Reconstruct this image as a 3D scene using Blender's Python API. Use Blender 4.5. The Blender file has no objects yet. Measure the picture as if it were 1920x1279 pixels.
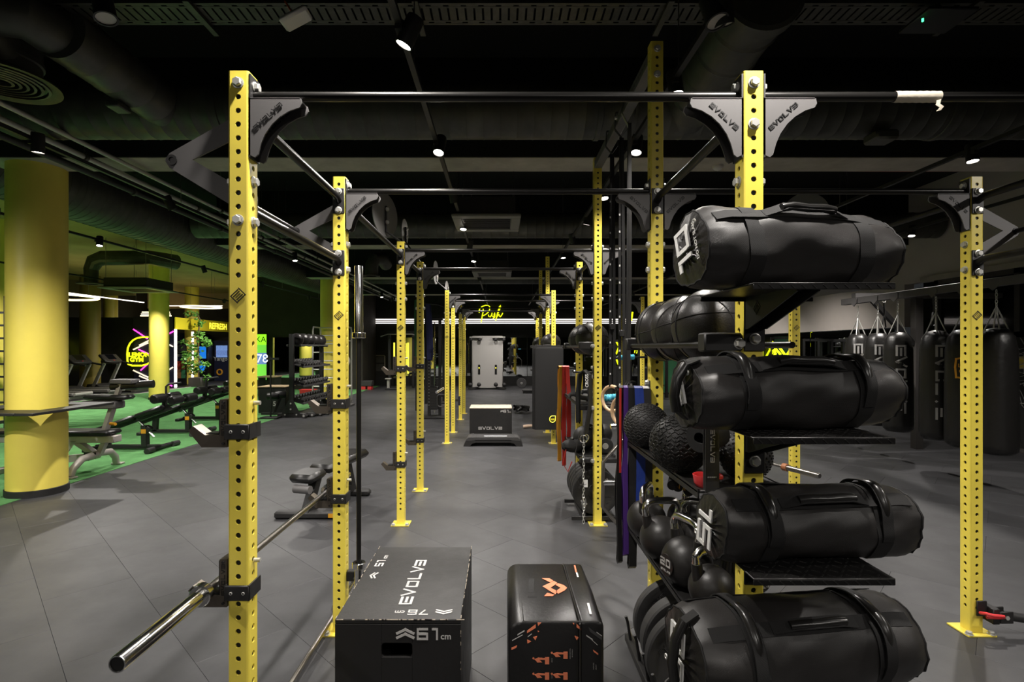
import bpy, bmesh, math, random
from mathutils import Vector as V, Matrix as M
random.seed(7)
R = math.radians
S = bpy.context.scene
COL = S.collection
# ---------------------------------------------------------------- camera, world, exposure
F, CX, CY, EYE = 974.0, 940.0, 652.0, 1.69
cam = bpy.data.cameras.new('camera'); camo = bpy.data.objects.new('camera', cam); COL.objects.link(camo)
camo.location = (0, 0, EYE); camo.rotation_euler = (R(90), 0, 0)
cam.sensor_width = 36; cam.lens = F/1920*36
cam.shift_x = (960-CX)/1920; cam.shift_y = (CY-639.5)/1920
cam.clip_start = .02; cam.clip_end = 200
S.camera = camo
w = bpy.data.worlds.new('world'); S.world = w; w.use_nodes = True
w.node_tree.nodes['Background'].inputs[0].default_value = (.9, .95, 1, 1)
w.node_tree.nodes['Background'].inputs[1].default_value = .02
S.view_settings.view_transform = 'Standard'; S.view_settings.look = 'None'
S.view_settings.gamma = 1; S.view_settings.use_curve_mapping = False
S.view_settings.exposure = EXPOSURE = 0.0
SPOT_W = 300.0            # watts of one track spotlight
WARM = (1, .945, .88)

def P(px, py, Y):        # a pixel of the 1920 x 1279 frame at depth Y
    return V(((px-CX)/F*Y, Y, EYE-(py-CY)/F*Y))
def PZ(px, py, Z):       # a pixel on the horizontal plane at height Z
    return P(px, py, F*(EYE-Z)/(py-CY))

# ---------------------------------------------------------------- materials
def lin(c):
    if isinstance(c, (int, float)): c = (c, c, c)
    return tuple(((x/255)/12.92 if x/255 <= .04045 else ((x/255+.055)/1.055)**2.4) for x in c)+(1,)
MATS = {}
def mat(name, col=(128, 128, 128), rough=.5, metal=0, bump=0, bscale=80, var=0, vscale=4, emit=0, ecol=None, trans=0, coat=0, spec=.5, vcol=None, wave=0, detail=3, kind='noise', dist=.002):
    m = bpy.data.materials.new(name); m.use_nodes = True; MATS[name] = m
    nt = m.node_tree; N = nt.nodes; L = nt.links; b = N['Principled BSDF']
    c = lin(col)
    b.inputs['Base Color'].default_value = c
    b.inputs['Roughness'].default_value = rough; b.inputs['Metallic'].default_value = metal
    b.inputs['Specular IOR Level'].default_value = spec
    if coat: b.inputs['Coat Weight'].default_value = coat; b.inputs['Coat Roughness'].default_value = .12
    if trans: b.inputs['Transmission Weight'].default_value = trans
    tc = N.new('ShaderNodeTexCoord')
    if var or vcol:
        n = N.new('ShaderNodeTexNoise'); n.inputs['Scale'].default_value = vscale; n.inputs['Detail'].default_value = 6; n.inputs['Roughness'].default_value = .65
        L.new(tc.outputs['Object'], n.inputs['Vector'])
        r = N.new('ShaderNodeValToRGB'); L.new(n.outputs['Fac'], r.inputs['Fac'])
        c2 = lin(vcol) if vcol else tuple(min(1, x*(1+var)) for x in c[:3])+(1,)
        c1 = c if vcol else tuple(x*(1-var) for x in c[:3])+(1,)
        r.color_ramp.elements[0].position = .34; r.color_ramp.elements[1].position = .68
        r.color_ramp.elements[0].color = c1; r.color_ramp.elements[1].color = c2
        L.new(r.outputs['Color'], b.inputs['Base Color'])
        mr = N.new('ShaderNodeMapRange'); L.new(n.outputs['Fac'], mr.inputs['Value'])
        mr.inputs['From Min'].default_value = .3; mr.inputs['From Max'].default_value = .7
        mr.inputs['To Min'].default_value = min(1, rough*1.12); mr.inputs['To Max'].default_value = rough*.88
        L.new(mr.outputs['Result'], b.inputs['Roughness'])
    if bump:
        if kind == 'weave':
            t = N.new('ShaderNodeTexChecker'); t.inputs['Scale'].default_value = bscale; out = t.outputs['Fac']
        elif kind == 'voronoi':
            t = N.new('ShaderNodeTexVoronoi'); t.inputs['Scale'].default_value = bscale; out = t.outputs['Distance']
        elif kind == 'stripe':
            t = N.new('ShaderNodeTexWave'); t.inputs['Scale'].default_value = bscale; t.bands_direction = 'X'; out = t.outputs['Fac']
        else:
            t = N.new('ShaderNodeTexNoise'); t.inputs['Scale'].default_value = bscale; t.inputs['Detail'].default_value = detail; out = t.outputs['Fac']
        L.new(tc.outputs['Object'], t.inputs['Vector'])
        bp = N.new('ShaderNodeBump'); bp.inputs['Strength'].default_value = bump; bp.inputs['Distance'].default_value = dist
        L.new(out, bp.inputs['Height']); L.new(bp.outputs['Normal'], b.inputs['Normal'])
    if emit:
        b.inputs['Emission Color'].default_value = lin(ecol or col); b.inputs['Emission Strength'].default_value = emit
    return m
mat('yellow', (235, 214, 84), .36, bump=.05, bscale=350, coat=.25, var=.05, vscale=6)
mat('yellow_column', (236, 217, 96), .5, var=.04, vscale=2)
mat('yellow_panel', (225, 208, 45), .5)
mat('black_metal', (30, 29, 29), .5, bump=.25, bscale=600, dist=.0006)
mat('charcoal_metal', (94, 92, 92), .55, metal=.15, bump=.25, bscale=700, dist=.0006)
mat('bar_black', (38, 37, 36), .33, metal=.6, bump=.08, bscale=300, dist=.0005)
mat('chrome', (222, 221, 219), .17, metal=1)
mat('zinc', (206, 205, 200), .34, metal=.6)
mat('tread_ridge', (66, 65, 64), .3, metal=.6)  # lighter than the plate: edge highlights are put into this colour
mat('steel', (150, 146, 142), .33, metal=1, var=.12, vscale=14)
mat('jcup_steel', (116, 108, 98), .38, metal=.85, var=.1, vscale=20)
mat('rubber_floor', (59, 59, 61), .46, bump=.35, bscale=420, var=.2, vscale=1.7, spec=.45, dist=.001)
mat('floor_joint', (52, 52, 53), .8)
mat('turf', (100, 156, 96), .95, bump=1, bscale=260, var=.18, vscale=3, dist=.012, spec=.15)
mat('black_wall', (26, 25, 24), .7, var=.12, vscale=2)
mat('block_wall', (44, 40, 33), .75, var=.1, vscale=1.2)
mat('grey_wall', (186, 178, 172), .8, var=.06, vscale=.8)
mat('dark_grey_wall', (66, 63, 61), .75, var=.1, vscale=1)
mat('ceiling_black', (17, 17, 16), .9)
mat('ceiling_left', (168, 152, 92), .85, var=.12, vscale=.8)  # yellow light bounced off the columns is put into this colour
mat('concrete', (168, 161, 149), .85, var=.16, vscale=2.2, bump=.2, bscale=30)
mat('brown_panel', (160, 140, 108), .7, var=.06, vscale=2)
mat('duct', (74, 74, 68), .42, metal=.3, var=.25, vscale=3, bump=.15, bscale=18, dist=.01)
mat('tray', (88, 87, 80), .45, metal=.8, var=.15, vscale=8)
mat('white_plastic', (214, 210, 204), .5)
mat('grey_plastic', (120, 118, 114), .5)
mat('lens', (255, 248, 238), .4, emit=40, ecol=(255, 246, 232))
mat('lens_off', (196, 192, 186), .35)
mat('led_white', (255, 248, 240), .4, emit=2.2, ecol=(255, 244, 236))
mat('led_ring', (255, 246, 205), .4, emit=3.5, ecol=(255, 238, 180))
mat('neon_yellow', (240, 250, 40), .4, emit=1.5, ecol=(226, 240, 24))
mat('neon_soft', (245, 240, 80), .4, emit=1.3, ecol=(250, 240, 70))
mat('neon_pink', (250, 90, 210), .4, emit=1.6, ecol=(250, 70, 205))
mat('neon_warm', (250, 238, 215), .4, emit=1.1, ecol=(250, 232, 205))
mat('mirror', (225, 228, 228), .015, metal=1)
mat('dark_glass', (14, 15, 17), .04, spec=.9)
mat('led_green', (40, 255, 110), .4, emit=12)
mat('ply_black', (21, 20, 20), .52, bump=.2, bscale=90, var=.2, vscale=10)
mat('worn_wood', (190, 176, 158), .7, var=.15, vscale=20)
mat('print_grey', (176, 174, 172), .6)
mat('print_white', (222, 221, 219), .55)
mat('print_dark', (15, 14, 14), .5)
mat('print_orange', (226, 128, 92), .55)
mat('print_gold', (214, 150, 30), .55)
mat('leather', (34, 32, 31), .36, bump=.35, bscale=140, var=.15, vscale=9, dist=.003)
mat('vinyl', (22, 21, 21), .36, bump=.3, bscale=60, var=.12, vscale=6, dist=.003)
mat('ripstop', (38, 36, 35), .46, bump=.5, bscale=330, var=.12, vscale=7, kind='weave', dist=.0008)
mat('webbing', (19, 18, 18), .8, bump=.6, bscale=260, kind='weave', dist=.0015)
mat('grip', (34, 33, 32), .28, bump=.15, bscale=60, dist=.002)
mat('mat_black', (17, 16, 16), .8, bump=.3, bscale=220, dist=.001)
mat('rubber', (31, 30, 30), .55, bump=.3, bscale=300, var=.12, vscale=8, dist=.001)
mat('rubber_grey', (58, 57, 57), .6, bump=.25, bscale=300, dist=.001)
mat('kettle_black', (34, 32, 31), .42, bump=.35, bscale=160, var=.15, vscale=12, dist=.001)
mat('shelf_mat', (27, 26, 26), .5, bump=.3, bscale=200, dist=.001)
mat('treadplate', (34, 33, 33), .4, metal=.4, bump=.2, bscale=400, dist=.0006)
mat('foam', (24, 23, 23), .85, bump=.4, bscale=220, dist=.001)
mat('red_plastic', (222, 62, 66), .4)
mat('red_band', (184, 44, 34), .5)
mat('amber_band', (196, 140, 34), .5)
mat('blue_band', (34, 58, 140), .5)
mat('navy_band', (26, 34, 88), .6)
mat('purple_band', (84, 50, 132), .5)
mat('black_band', (33, 32, 32), .5)
mat('cyan_plastic', (80, 178, 206), .45)
mat('wood_ring', (206, 172, 136), .5, var=.08, vscale=30)
mat('bench_grey', (176, 170, 164), .42, metal=.25)
mat('silver_paint', (186, 183, 178), .36, metal=.4)
mat('machine_white', (160, 157, 154), .45)
mat('tape', (206, 196, 178), .85, bump=.5, bscale=120, dist=.002)
mat('rope', (204, 178, 156), .85, bump=.6, bscale=150)
mat('bag_vinyl', (29, 28, 27), .36, bump=.3, bscale=16, var=.15, vscale=5, dist=.012)
mat('leaf', (98, 150, 62), .5, var=.3, vscale=6)
mat('bark', (92, 78, 56), .8)
mat('planter', (52, 46, 44), .5)
mat('navy', (26, 30, 56), .5)
mat('screen_green', (110, 190, 70), .4, emit=1.1, ecol=(110, 205, 66))
mat('screen_lime', (160, 235, 40), .4, emit=1.2, ecol=(150, 240, 40))
mat('screen_crowd', (110, 140, 190), .4, emit=.8, ecol=(110, 140, 200), var=.5, vscale=30)
mat('screen_blue', (40, 130, 235), .4, emit=.7, ecol=(30, 130, 240))
mat('screen_text', (240, 240, 250), .4, emit=1.3)
mat('photo_red', (186, 58, 48), .5)
mat('photo_brown', (150, 96, 62), .5)
mat('photo_green', (58, 116, 80), .5)
mat('tread_deck', (116, 113, 110), .5)
mat('tread_dark', (44, 43, 43), .45)
mat('red_cable', (150, 30, 24), .6)
mat('orange_cable', (232, 96, 30), .5)
mat('mural_white', (170, 168, 166), .6)
mat('mural_yellow', (196, 172, 40), .6)
mat('mural_olive', (120, 106, 36), .6)
mat('cap_black', (18, 18, 18), .4)
mat('plate_grey', (130, 128, 126), .4, metal=.4)

# ---------------------------------------------------------------- mesh builder
def frame(d):
    d = V(d).normalized(); a = V((0, 0, 1)) if abs(d.z) < .95 else V((1, 0, 0))
    u = a.cross(d).normalized(); return u, d.cross(u)
class MB:
    def __init__(s): s.v = []; s.f = []
    def add(s, vs, fs, m=None):
        n = len(s.v)
        s.v += [tuple(m @ V(x)) for x in vs] if m else [tuple(x) for x in vs]
        s.f += [tuple(i+n for i in f) for f in fs]; return s
    def merge(s, o, m=None): return s.add(o.v, o.f, m)
    def xf(s, m): s.v = [tuple(m @ V(x)) for x in s.v]; return s
    def box(s, c, d, b=0, m=None):
        x, y, z = (k/2 for k in d); c = V(c)
        T = (M.Translation(c) @ m) if m else M.Translation(c)
        if not b:
            return s.add([(i*x, j*y, k*z) for i in (-1, 1) for j in (-1, 1) for k in (-1, 1)],
                         [(0, 1, 3, 2), (4, 6, 7, 5), (0, 4, 5, 1), (2, 3, 7, 6), (0, 2, 6, 4), (1, 5, 7, 3)], T)
        b = min(b, x*.95, y*.95, z*.95); vs = []; idx = {}
        for i in (-1, 1):
            for j in (-1, 1):
                for k in (-1, 1):
                    idx[i, j, k] = len(vs)
                    vs += [(i*x, j*(y-b), k*(z-b)), (i*(x-b), j*y, k*(z-b)), (i*(x-b), j*(y-b), k*z)]
        fs = []
        for i in (-1, 1):
            fs.append([idx[i, -1, -1], idx[i, 1, -1], idx[i, 1, 1], idx[i, -1, 1]])
            fs.append([idx[-1, i, -1]+1, idx[1, i, -1]+1, idx[1, i, 1]+1, idx[-1, i, 1]+1])
            fs.append([idx[-1, -1, i]+2, idx[1, -1, i]+2, idx[1, 1, i]+2, idx[-1, 1, i]+2])
            for j in (-1, 1):
                fs.append([idx[i, j, -1], idx[i, j, 1], idx[i, j, 1]+1, idx[i, j, -1]+1])
                fs.append([idx[i, -1, j], idx[i, 1, j], idx[i, 1, j]+2, idx[i, -1, j]+2])
                fs.append([idx[-1, i, j]+1, idx[1, i, j]+1, idx[1, i, j]+2, idx[-1, i, j]+2])
                for k in (-1, 1): fs.append([idx[i, j, k], idx[i, j, k]+1, idx[i, j, k]+2])
        return s.add(vs, fs, T)
    def bb(s, x0, x1, y0, y1, z0, z1, b=0): return s.box(((x0+x1)/2, (y0+y1)/2, (z0+z1)/2), (abs(x1-x0), abs(y1-y0), abs(z1-z0)), b)
    def beam(s, p0, p1, wd, h, up=(0, 0, 1), b=0):   # rectangular bar between two points
        p0 = V(p0); p1 = V(p1); d = (p1-p0); l = d.length; d.normalize()
        u = V(up).cross(d)
        if u.length < .01: u = V((1, 0, 0)).cross(d)
        u.normalize(); q = d.cross(u)
        m = M((u, d, q)).transposed().to_4x4()
        return s.box((p0+p1)/2, (wd, l, h), b, m)
    def cyl(s, p0, p1, r, n=12, r2=None, cap=True):
        p0 = V(p0); p1 = V(p1); u, q = frame(p1-p0); r2 = r if r2 is None else r2
        vs = [p+(u*math.cos(a)+q*math.sin(a))*rr for p, rr in ((p0, r), (p1, r2)) for a in (2*math.pi*i/n for i in range(n))]
        fs = [(i, (i+1) % n, n+(i+1) % n, n+i) for i in range(n)]
        if cap: fs += [tuple(range(n-1, -1, -1)), tuple(range(n, 2*n))]
        return s.add(vs, fs)
    def tube(s, pts, r, n=8, closed=False, rs=None, flat=1):
        pts = [V(p) for p in pts]; k = len(pts); vs = []; u = None
        for i, p in enumerate(pts):
            a = pts[(i-1) % k] if closed or i else p; b = pts[(i+1) % k] if closed or i < k-1 else p
            d = (b-a).normalized()
            if u is None: u = frame(d)[0]
            u = (u-d*u.dot(d)).normalized(); q = d.cross(u); rr = rs[i] if rs else r
            vs += [p+(u*math.cos(t)+q*math.sin(t)*flat)*rr for t in (2*math.pi*j/n for j in range(n))]
        fs = [(i*n+j, i*n+(j+1) % n, ((i+1) % k)*n+(j+1) % n, ((i+1) % k)*n+j) for i in range(k if closed else k-1) for j in range(n)]
        if not closed: fs += [tuple(range(n-1, -1, -1)), tuple(range((k-1)*n, k*n))]
        return s.add(vs, fs)
    def lathe(s, prof, o=(0, 0, 0), d=(0, 0, 1), n=24, closed=False):
        o = V(o); d = V(d).normalized(); u, q = frame(d); vs = []; k = len(prof)
        for r, h in prof:
            vs += [o+d*h+(u*math.cos(t)+q*math.sin(t))*max(r, 1e-5) for t in (2*math.pi*j/n for j in range(n))]
        fs = [(i*n+j, i*n+(j+1) % n, ((i+1) % k)*n+(j+1) % n, ((i+1) % k)*n+j) for i in range(k if closed else k-1) for j in range(n)]
        return s.add(vs, fs)
    def sphere(s, c, r, n=20, k=12, sc=(1, 1, 1)):
        return s.add([(c[0]+r*sc[0]*math.sin(math.pi*i/k)*math.cos(2*math.pi*j/n), c[1]+r*sc[1]*math.sin(math.pi*i/k)*math.sin(2*math.pi*j/n), c[2]+r*sc[2]*math.cos(math.pi*i/k)) for i in range(k+1) for j in range(n)],
                     [(i*n+j, (i+1)*n+j, (i+1)*n+(j+1) % n, i*n+(j+1) % n) for i in range(k) for j in range(n)])
    def torus(s, c, R_, r, d=(0, 0, 1), n=24, m=8):
        u, q = frame(d); c = V(c)
        return s.tube([c+(u*math.cos(2*math.pi*i/n)+q*math.sin(2*math.pi*i/n))*R_ for i in range(n)], r, m, True)
    def prism(s, poly, o, u, q, t):                  # 2-D outline in the (u, q) plane, extruded by vector t
        o = V(o); u = V(u); q = V(q); t = V(t); n = len(poly)
        a = [o+u*x+q*y for x, y in poly]
        return s.add(a+[p+t for p in a], [tuple(range(n)), tuple(range(2*n-1, n-1, -1))]+[(i, (i+1) % n, n+(i+1) % n, n+i) for i in range(n)])
    def ribbon(s, pts, wv, th):                      # a band along pts, width vector wv, thickness th
        pts = [V(p) for p in pts]; wv = V(wv); k = len(pts); vs = []
        for i, p in enumerate(pts):
            d = (pts[min(i+1, k-1)]-pts[max(i-1, 0)]).normalized(); nn = d.cross(wv).normalized()*th/2
            vs += [p-wv/2-nn, p+wv/2-nn, p+wv/2+nn, p-wv/2+nn]
        fs = [(i*4+j, i*4+(j+1) % 4, i*4+4+(j+1) % 4, i*4+4+j) for i in range(k-1) for j in range(4)]
        return s.add(vs, fs+[(3, 2, 1, 0), (k*4-4, k*4-3, k*4-2, k*4-1)])
def mesh(name, mb, m, smooth=True, ang=38):
    me = bpy.data.meshes.new(name); me.from_pydata(mb.v, [], mb.f)
    bm = bmesh.new(); bm.from_mesh(me); bmesh.ops.recalc_face_normals(bm, faces=bm.faces); bm.to_mesh(me); bm.free()
    me.materials.append(MATS[m] if isinstance(m, str) else m)
    if smooth:
        me.polygons.foreach_set('use_smooth', [True]*len(me.polygons)); me.set_sharp_from_angle(angle=R(ang))
    me.update(); return me
def wloc(o):
    p = V((0, 0, 0))
    while o: p = p+o.location; o = o.parent
    return p
def ob(name, mb, m, parent=None, label=None, world=False, smooth=True, ang=38, loc=None, rot=None, kind=None):
    if isinstance(mb, MB):
        if world and parent: mb = MB().merge(mb, M.Translation(-wloc(parent)))
        mb = mesh(name, mb, m, smooth, ang)
    o = bpy.data.objects.new(name, mb); COL.objects.link(o)
    if parent: o.parent = parent
    if loc is not None: o.location = loc
    if rot is not None: o.rotation_euler = rot
    if label: o['label'] = label
    if kind: o['kind'] = kind
    return o
def tag(o, label, cat, group=None):
    o['label'] = label; o['category'] = cat
    if group: o['group'] = group
    return o
def thing(name, label, cat, loc=(0, 0, 0), rz=0, group=None):
    o = bpy.data.objects.new(name, None); COL.objects.link(o); o.location = loc; o.rotation_euler = (0, 0, rz)
    o.empty_display_size = .1
    return tag(o, label, cat, group)
def solo(name, label, cat, mb, m, group=None, smooth=True, ang=38):      # a thing that is one mesh, origin at its base
    xs, ys, zs = zip(*mb.v)
    c = V(((min(xs)+max(xs))/2, (min(ys)+max(ys))/2, min(zs)))
    return tag(ob(name, MB().merge(mb, M.Translation(-c)), m, None, smooth=smooth, ang=ang, loc=c), label, cat, group)
def struct(name, mb, m, smooth=False):
    o = ob(name, mb, m, None, smooth=smooth); o['kind'] = 'structure'; return o
def dup(root, label=None, loc=None, rz=None, group=None):
    def cp(o, par):
        c = o.copy(); COL.objects.link(c); c.parent = par
        for ch in o.children: cp(ch, c)
        return c
    r = cp(root, None)
    if label: r['label'] = label
    if group: r['group'] = group
    if loc is not None: r.location = loc
    if rz is not None: r.rotation_euler = (0, 0, rz)
    return r
ORD = ['first', 'second', 'third', 'fourth', 'fifth', 'sixth', 'seventh', 'eighth', 'ninth', 'tenth', 'eleventh', 'twelfth']

# ---------------------------------------------------------------- lettering (flat print)
def stroke2(pts, wd, t=.001):        # polyline of flat thick strokes in the XY plane
    b = MB()
    for i, ((x0, y0), (x1, y1)) in enumerate(zip(pts, pts[1:])):
        dx, dy = x1-x0, y1-y0; l = math.hypot(dx, dy) or 1; dx, dy = dx/l*wd/2, dy/l*wd/2
        b.prism([(x0-dx-dy, y0-dy+dx), (x0-dx+dy, y0-dy-dx), (x1+dx+dy, y1+dy-dx), (x1+dx-dy, y1+dy+dx)], (0, 0, 0), (1, 0, 0), (0, 1, 0), (0, 0, t*(1+.2*i)))
    return b
def evolve(h, t=.001, gap=.26):          # wide squared letters E V O L V and a mirrored E, centred
    a, k = .11, .2
    G = {'E': [[(1, 1-a), (a, 1-a), (a, a), (1, a)], [(.38, .5), (1, .5)]],
         'V': [[(a*.6, 1), (.5, .1), (1-a*.6, 1)]],
         'O': [[(.42, 1-a), (a, 1-a), (a, a), (1-a, a), (1-a, 1-a), (.56, 1-a)]],
         'L': [[(a, 1), (a, a), (.95, a)]],
         '3': [[(0, 1-a), (1-a, 1-a), (1-a, a), (0, a)], [(0, .5), (.62, .5)]]}
    b = MB(); x = 0
    for c in 'EVOLV3':
        for s in G[c]: b.merge(stroke2([(px*1.15+x, py) for px, py in s], k, t/h))
        x += 1.15+gap
    wd = x-gap
    return b.xf(M.Diagonal((h, h, h, 1)) @ M.Translation((-wd/2, -.5, 0)))
def txt(body, h, t=.001, bold=0, sx=1):
    cu = bpy.data.curves.new('lettering', 'FONT'); cu.body = body; cu.size = 1; cu.resolution_u = 3; cu.offset = bold
    o = bpy.data.objects.new('lettering', cu); COL.objects.link(o)
    me = bpy.data.meshes.new_from_object(o.evaluated_get(bpy.context.evaluated_depsgraph_get()))
    b = MB(); vs = [v.co.copy() for v in me.vertices]
    b.v = [tuple(v) for v in vs]; b.f = [tuple(p.vertices) for p in me.polygons]
    bpy.data.objects.remove(o); bpy.data.curves.remove(cu); bpy.data.meshes.remove(me)
    xs = [v[0] for v in b.v]; ys = [v[1] for v in b.v]
    cx, cy = (min(xs)+max(xs))/2, (min(ys)+max(ys))/2; k = h/max(.01, max(ys)-min(ys))
    return b.xf(M.Diagonal((k*sx, k, 1, 1)) @ M.Translation((-cx, -cy, 0)))
DG = {'0': [[(0, 0), (0, 1), (.9, 1), (.9, 0), (0, 0)]], '1': [[(.1, 1), (.5, 1), (.5, 0)]], '2': [[(0, 1), (.9, 1), (.9, .5), (0, .5), (0, 0), (.9, 0)]], '5': [[(.9, 1), (0, 1), (0, .5), (.9, .5), (.9, 0), (0, 0)]], '6': [[(.9, 1), (0, 1), (0, 0), (.9, 0), (.9, .52), (0, .52)]], '7': [[(0, 1), (.9, 1), (.4, 0)]]}
def digits(s, h, t=.001, k=.19):      # squared bold numerals, centred
    b = MB(); x = 0
    for c in s:
        for l in DG[c]: b.merge(stroke2([(k/2+px+x, k/2+py*(1-k)) for px, py in l], k, t/h))
        x += (.95 if c == '1' else 1.35)
    return b.xf(M.Diagonal((h*.86, h, h, 1)) @ M.Translation((-(x-.2)/2, -.5, 0)))
def face_m(o, u, q):     # matrix that lays XY-plane print on the plane through o with axes u (right) and q (up)
    u = V(u).normalized(); q = V(q).normalized(); n = u.cross(q)
    m = M((u, q, n)).transposed().to_4x4(); m.translation = V(o); return m
def mark(h, t=.001):     # the double hook diamond emblem
    b = MB()
    b.merge(stroke2([(-.06, -.66), (-.66, -.08), (.0, .54)], .1, t/h)); b.merge(stroke2([(.06, .66), (.66, .08), (.0, -.54)], .1, t/h))
    b.merge(stroke2([(-.4, -.1), (.1, .38)], .09, t/h)); b.merge(stroke2([(-.1, -.38), (.4, .1)], .09, t/h)); b.merge(stroke2([(-.2, -.2), (.2, .2)], .06, t/h))
    return b.xf(M.Diagonal((h*.8, h*.8, h, 1)))
LX, RX, UX = (-1, 0, 0), (1, 0, 0), (0, 0, 1)
# ================================================================ THE SETTING
XT, XTL, XW, YB = -5.35, -13.3, 8.35, 23.2      # turf edges, right wall, back wall
def floor_material():
    m = MATS['rubber_floor']; nt = m.node_tree; N = nt.nodes; L = nt.links; b = N['Principled BSDF']
    g = N.new('ShaderNodeNewGeometry')
    for n in N:
        if n.type == 'TEX_NOISE': L.new(g.outputs['Position'], n.inputs['Vector'])
    ramp = [n for n in N if n.type == 'VALTORGB'][0]
    oi = N.new('ShaderNodeObjectInfo'); mr = N.new('ShaderNodeMapRange'); L.new(oi.outputs['Random'], mr.inputs['Value'])
    mr.inputs['To Min'].default_value = .86; mr.inputs['To Max'].default_value = 1.12
    fl = N.new('ShaderNodeTexNoise'); fl.inputs['Scale'].default_value = 330; fl.inputs['Detail'].default_value = 1; L.new(g.outputs['Position'], fl.inputs['Vector'])
    fr = N.new('ShaderNodeMapRange'); L.new(fl.outputs['Fac'], fr.inputs['Value'])
    fr.inputs['From Min'].default_value = .68; fr.inputs['From Max'].default_value = .76; fr.inputs['To Min'].default_value = 1; fr.inputs['To Max'].default_value = 1.7
    mu = N.new('ShaderNodeMath'); mu.operation = 'MULTIPLY'; L.new(mr.outputs['Result'], mu.inputs[0]); L.new(fr.outputs['Result'], mu.inputs[1])
    mx = N.new('ShaderNodeVectorMath'); mx.operation = 'SCALE'; L.new(ramp.outputs['Color'], mx.inputs[0]); L.new(mu.outputs['Value'], mx.inputs['Scale'])
    L.new(mx.outputs['Vector'], b.inputs['Base Color'])
floor_material()
floor = struct('floor', MB().bb(-19, 9, -6, 29, -.1, -.018), 'floor_joint')
tm = mesh('floor_tile', MB().box((0, 0, -.01), (.999, .499, .02), .0012), 'rubber_floor', False)
ca, sa = math.cos(R(-44)), math.sin(R(-44)); tiles = []
for i in range(-36, 40):
    for j in range(-66, 70):
        x, y = i+(.5 if j % 2 else 0), j*.5
        X, Y = x*ca-y*sa+.2, x*sa+y*ca+9
        if XT-.55 < X < XW+.6 and -5.5 < Y < YB+.5: tiles.append((X, Y))
        elif -18.5 < X < XTL+.55 and 8 < Y < 28: tiles.append((X, Y))
def seen(t): return t[1] > 1.6 and abs(t[0]) < t[1]*1.05+.7
tiles.sort(key=lambda t: (not seen(t), math.hypot(*t)))
rest = MB(); tb = MB().box((0, 0, -.01), (.999, .499, .02), .0012)
for k, (X, Y) in enumerate(tiles):
    if k < 300: ob('floor_tile', tm, None, floor, loc=(X, Y, 0), rot=(0, 0, R(-44)))
    else: rest.merge(tb, M.Translation((X, Y, 0)) @ M.Rotation(R(-44), 4, 'Z'))
ob('floor_tile_field', rest, 'rubber_floor', floor, smooth=False, kind='stuff')
struct('floor_turf', MB().bb(XTL, XT, -5.5, 22.9, -.012, .006), 'turf')
struct('trim_1', MB().bb(XTL-.05, XTL, -5.5, 22.9, -.01, .012), 'white_plastic')
# walls
struct('wall_back', MB().bb(-5.6, 9, YB, YB+.2, 0, 5), 'black_wall')
struct('wall_back_block', MB().bb(-10.2, -5.6, 21.0, YB+.2, 0, 5), 'block_wall')
struct('wall_front', MB().bb(-19, 9, -5.7, -5.5, 0, 5), 'black_wall')
struct('wall_left', MB().bb(-18.8, -18.6, -5.6, 28, 0, 5), 'black_wall')
struct('wall_back_left', MB().bb(-18.7, -10, 27.6, 27.8, 0, 5), 'black_wall')
struct('trim_2', MB().bb(-18.6, -10.2, 27.3, 27.6, 3.75, 5), 'brown_panel')
struct('trim_3', MB().bb(-18.6, -15.5, 21.9, 22.05, 3.9, 5), 'brown_panel')
# right wall: grey upper wall, dark lower wall, window openings, mirror band
YW0, YW1 = 1.5, 10.76
wr = MB().bb(XW, XW+.2, YW1, YB, 2.12, 5).bb(XW, XW+.2, -5.6, YW1, 3.0, 5).bb(XW, XW+.2, -5.6, YW0, 0, 3.0)
struct('wall_right', wr, 'grey_wall')
struct('wall_right_lower', MB().bb(XW, XW+.2, YW0, 9.2, 0, 1.86).bb(XW, XW+.2, YW1, YB, 0, .42), 'black_wall')
struct('wall_right_pier', MB().bb(XW-.02, XW+.2, 9.2, YW1, 0, 1.86), 'dark_grey_wall')
struct('wall_right_outer', MB().bb(XW+1.4, XW+1.5, -5.6, 12, 0, 5), 'black_wall')
struct('baseboard_right', MB().bb(XW-.03, XW, YW0, YB, 0, .07).bb(XW-.035, XW-.03, YW0, 10.6, .01, .03), 'dark_grey_wall')
for i, (a, b_) in enumerate(((8.35, 10.0), (6.1, 8.25), (3.6, 6.0), (1.5, 3.5))):
    f = struct('window_%d' % (i+1), MB().bb(XW-.02, XW+.1, a, a+.09, 1.86, 3.0).bb(XW-.02, XW+.1, b_-.09, b_, 1.86, 3.0).bb(XW-.02, XW+.1, a, b_, 1.86, 1.95).bb(XW-.02, XW+.1, a, b_, 2.9, 3.0), 'dark_grey_wall')
    ob('pane', MB().bb(XW+.04, XW+.05, a+.05, b_-.05, 1.9, 2.95), 'dark_glass', f)
struct('trim_4', MB().bb(XW-.05, XW+.1, 6.0, 10.3, 2.98, 3.08), 'concrete')
# ceiling and cross beams
struct('ceiling', MB().bb(-7.6, 9, -5.7, 29, 4.9, 5.1), 'ceiling_black')
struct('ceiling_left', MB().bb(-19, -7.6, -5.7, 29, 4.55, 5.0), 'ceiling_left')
for i in range(4):
    y = 5.75+4.9*i
    struct('trim_%d' % (5+i), MB().bb(-5.84, 8.36, y, y+.44, 3.79, 3.8), 'concrete'); struct('ceiling_beam_%d' % (i+1), MB().bb(-5.84, 8.36, y+.002, y+.438, 3.8, 4.9), 'ceiling_black')  # pale undersides, black sides: the light on the undersides is put into colour
struct('trim_9', MB().bb(-7.6, -7.3, -5.6, 21, 4.0, 4.9), 'concrete')
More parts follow.
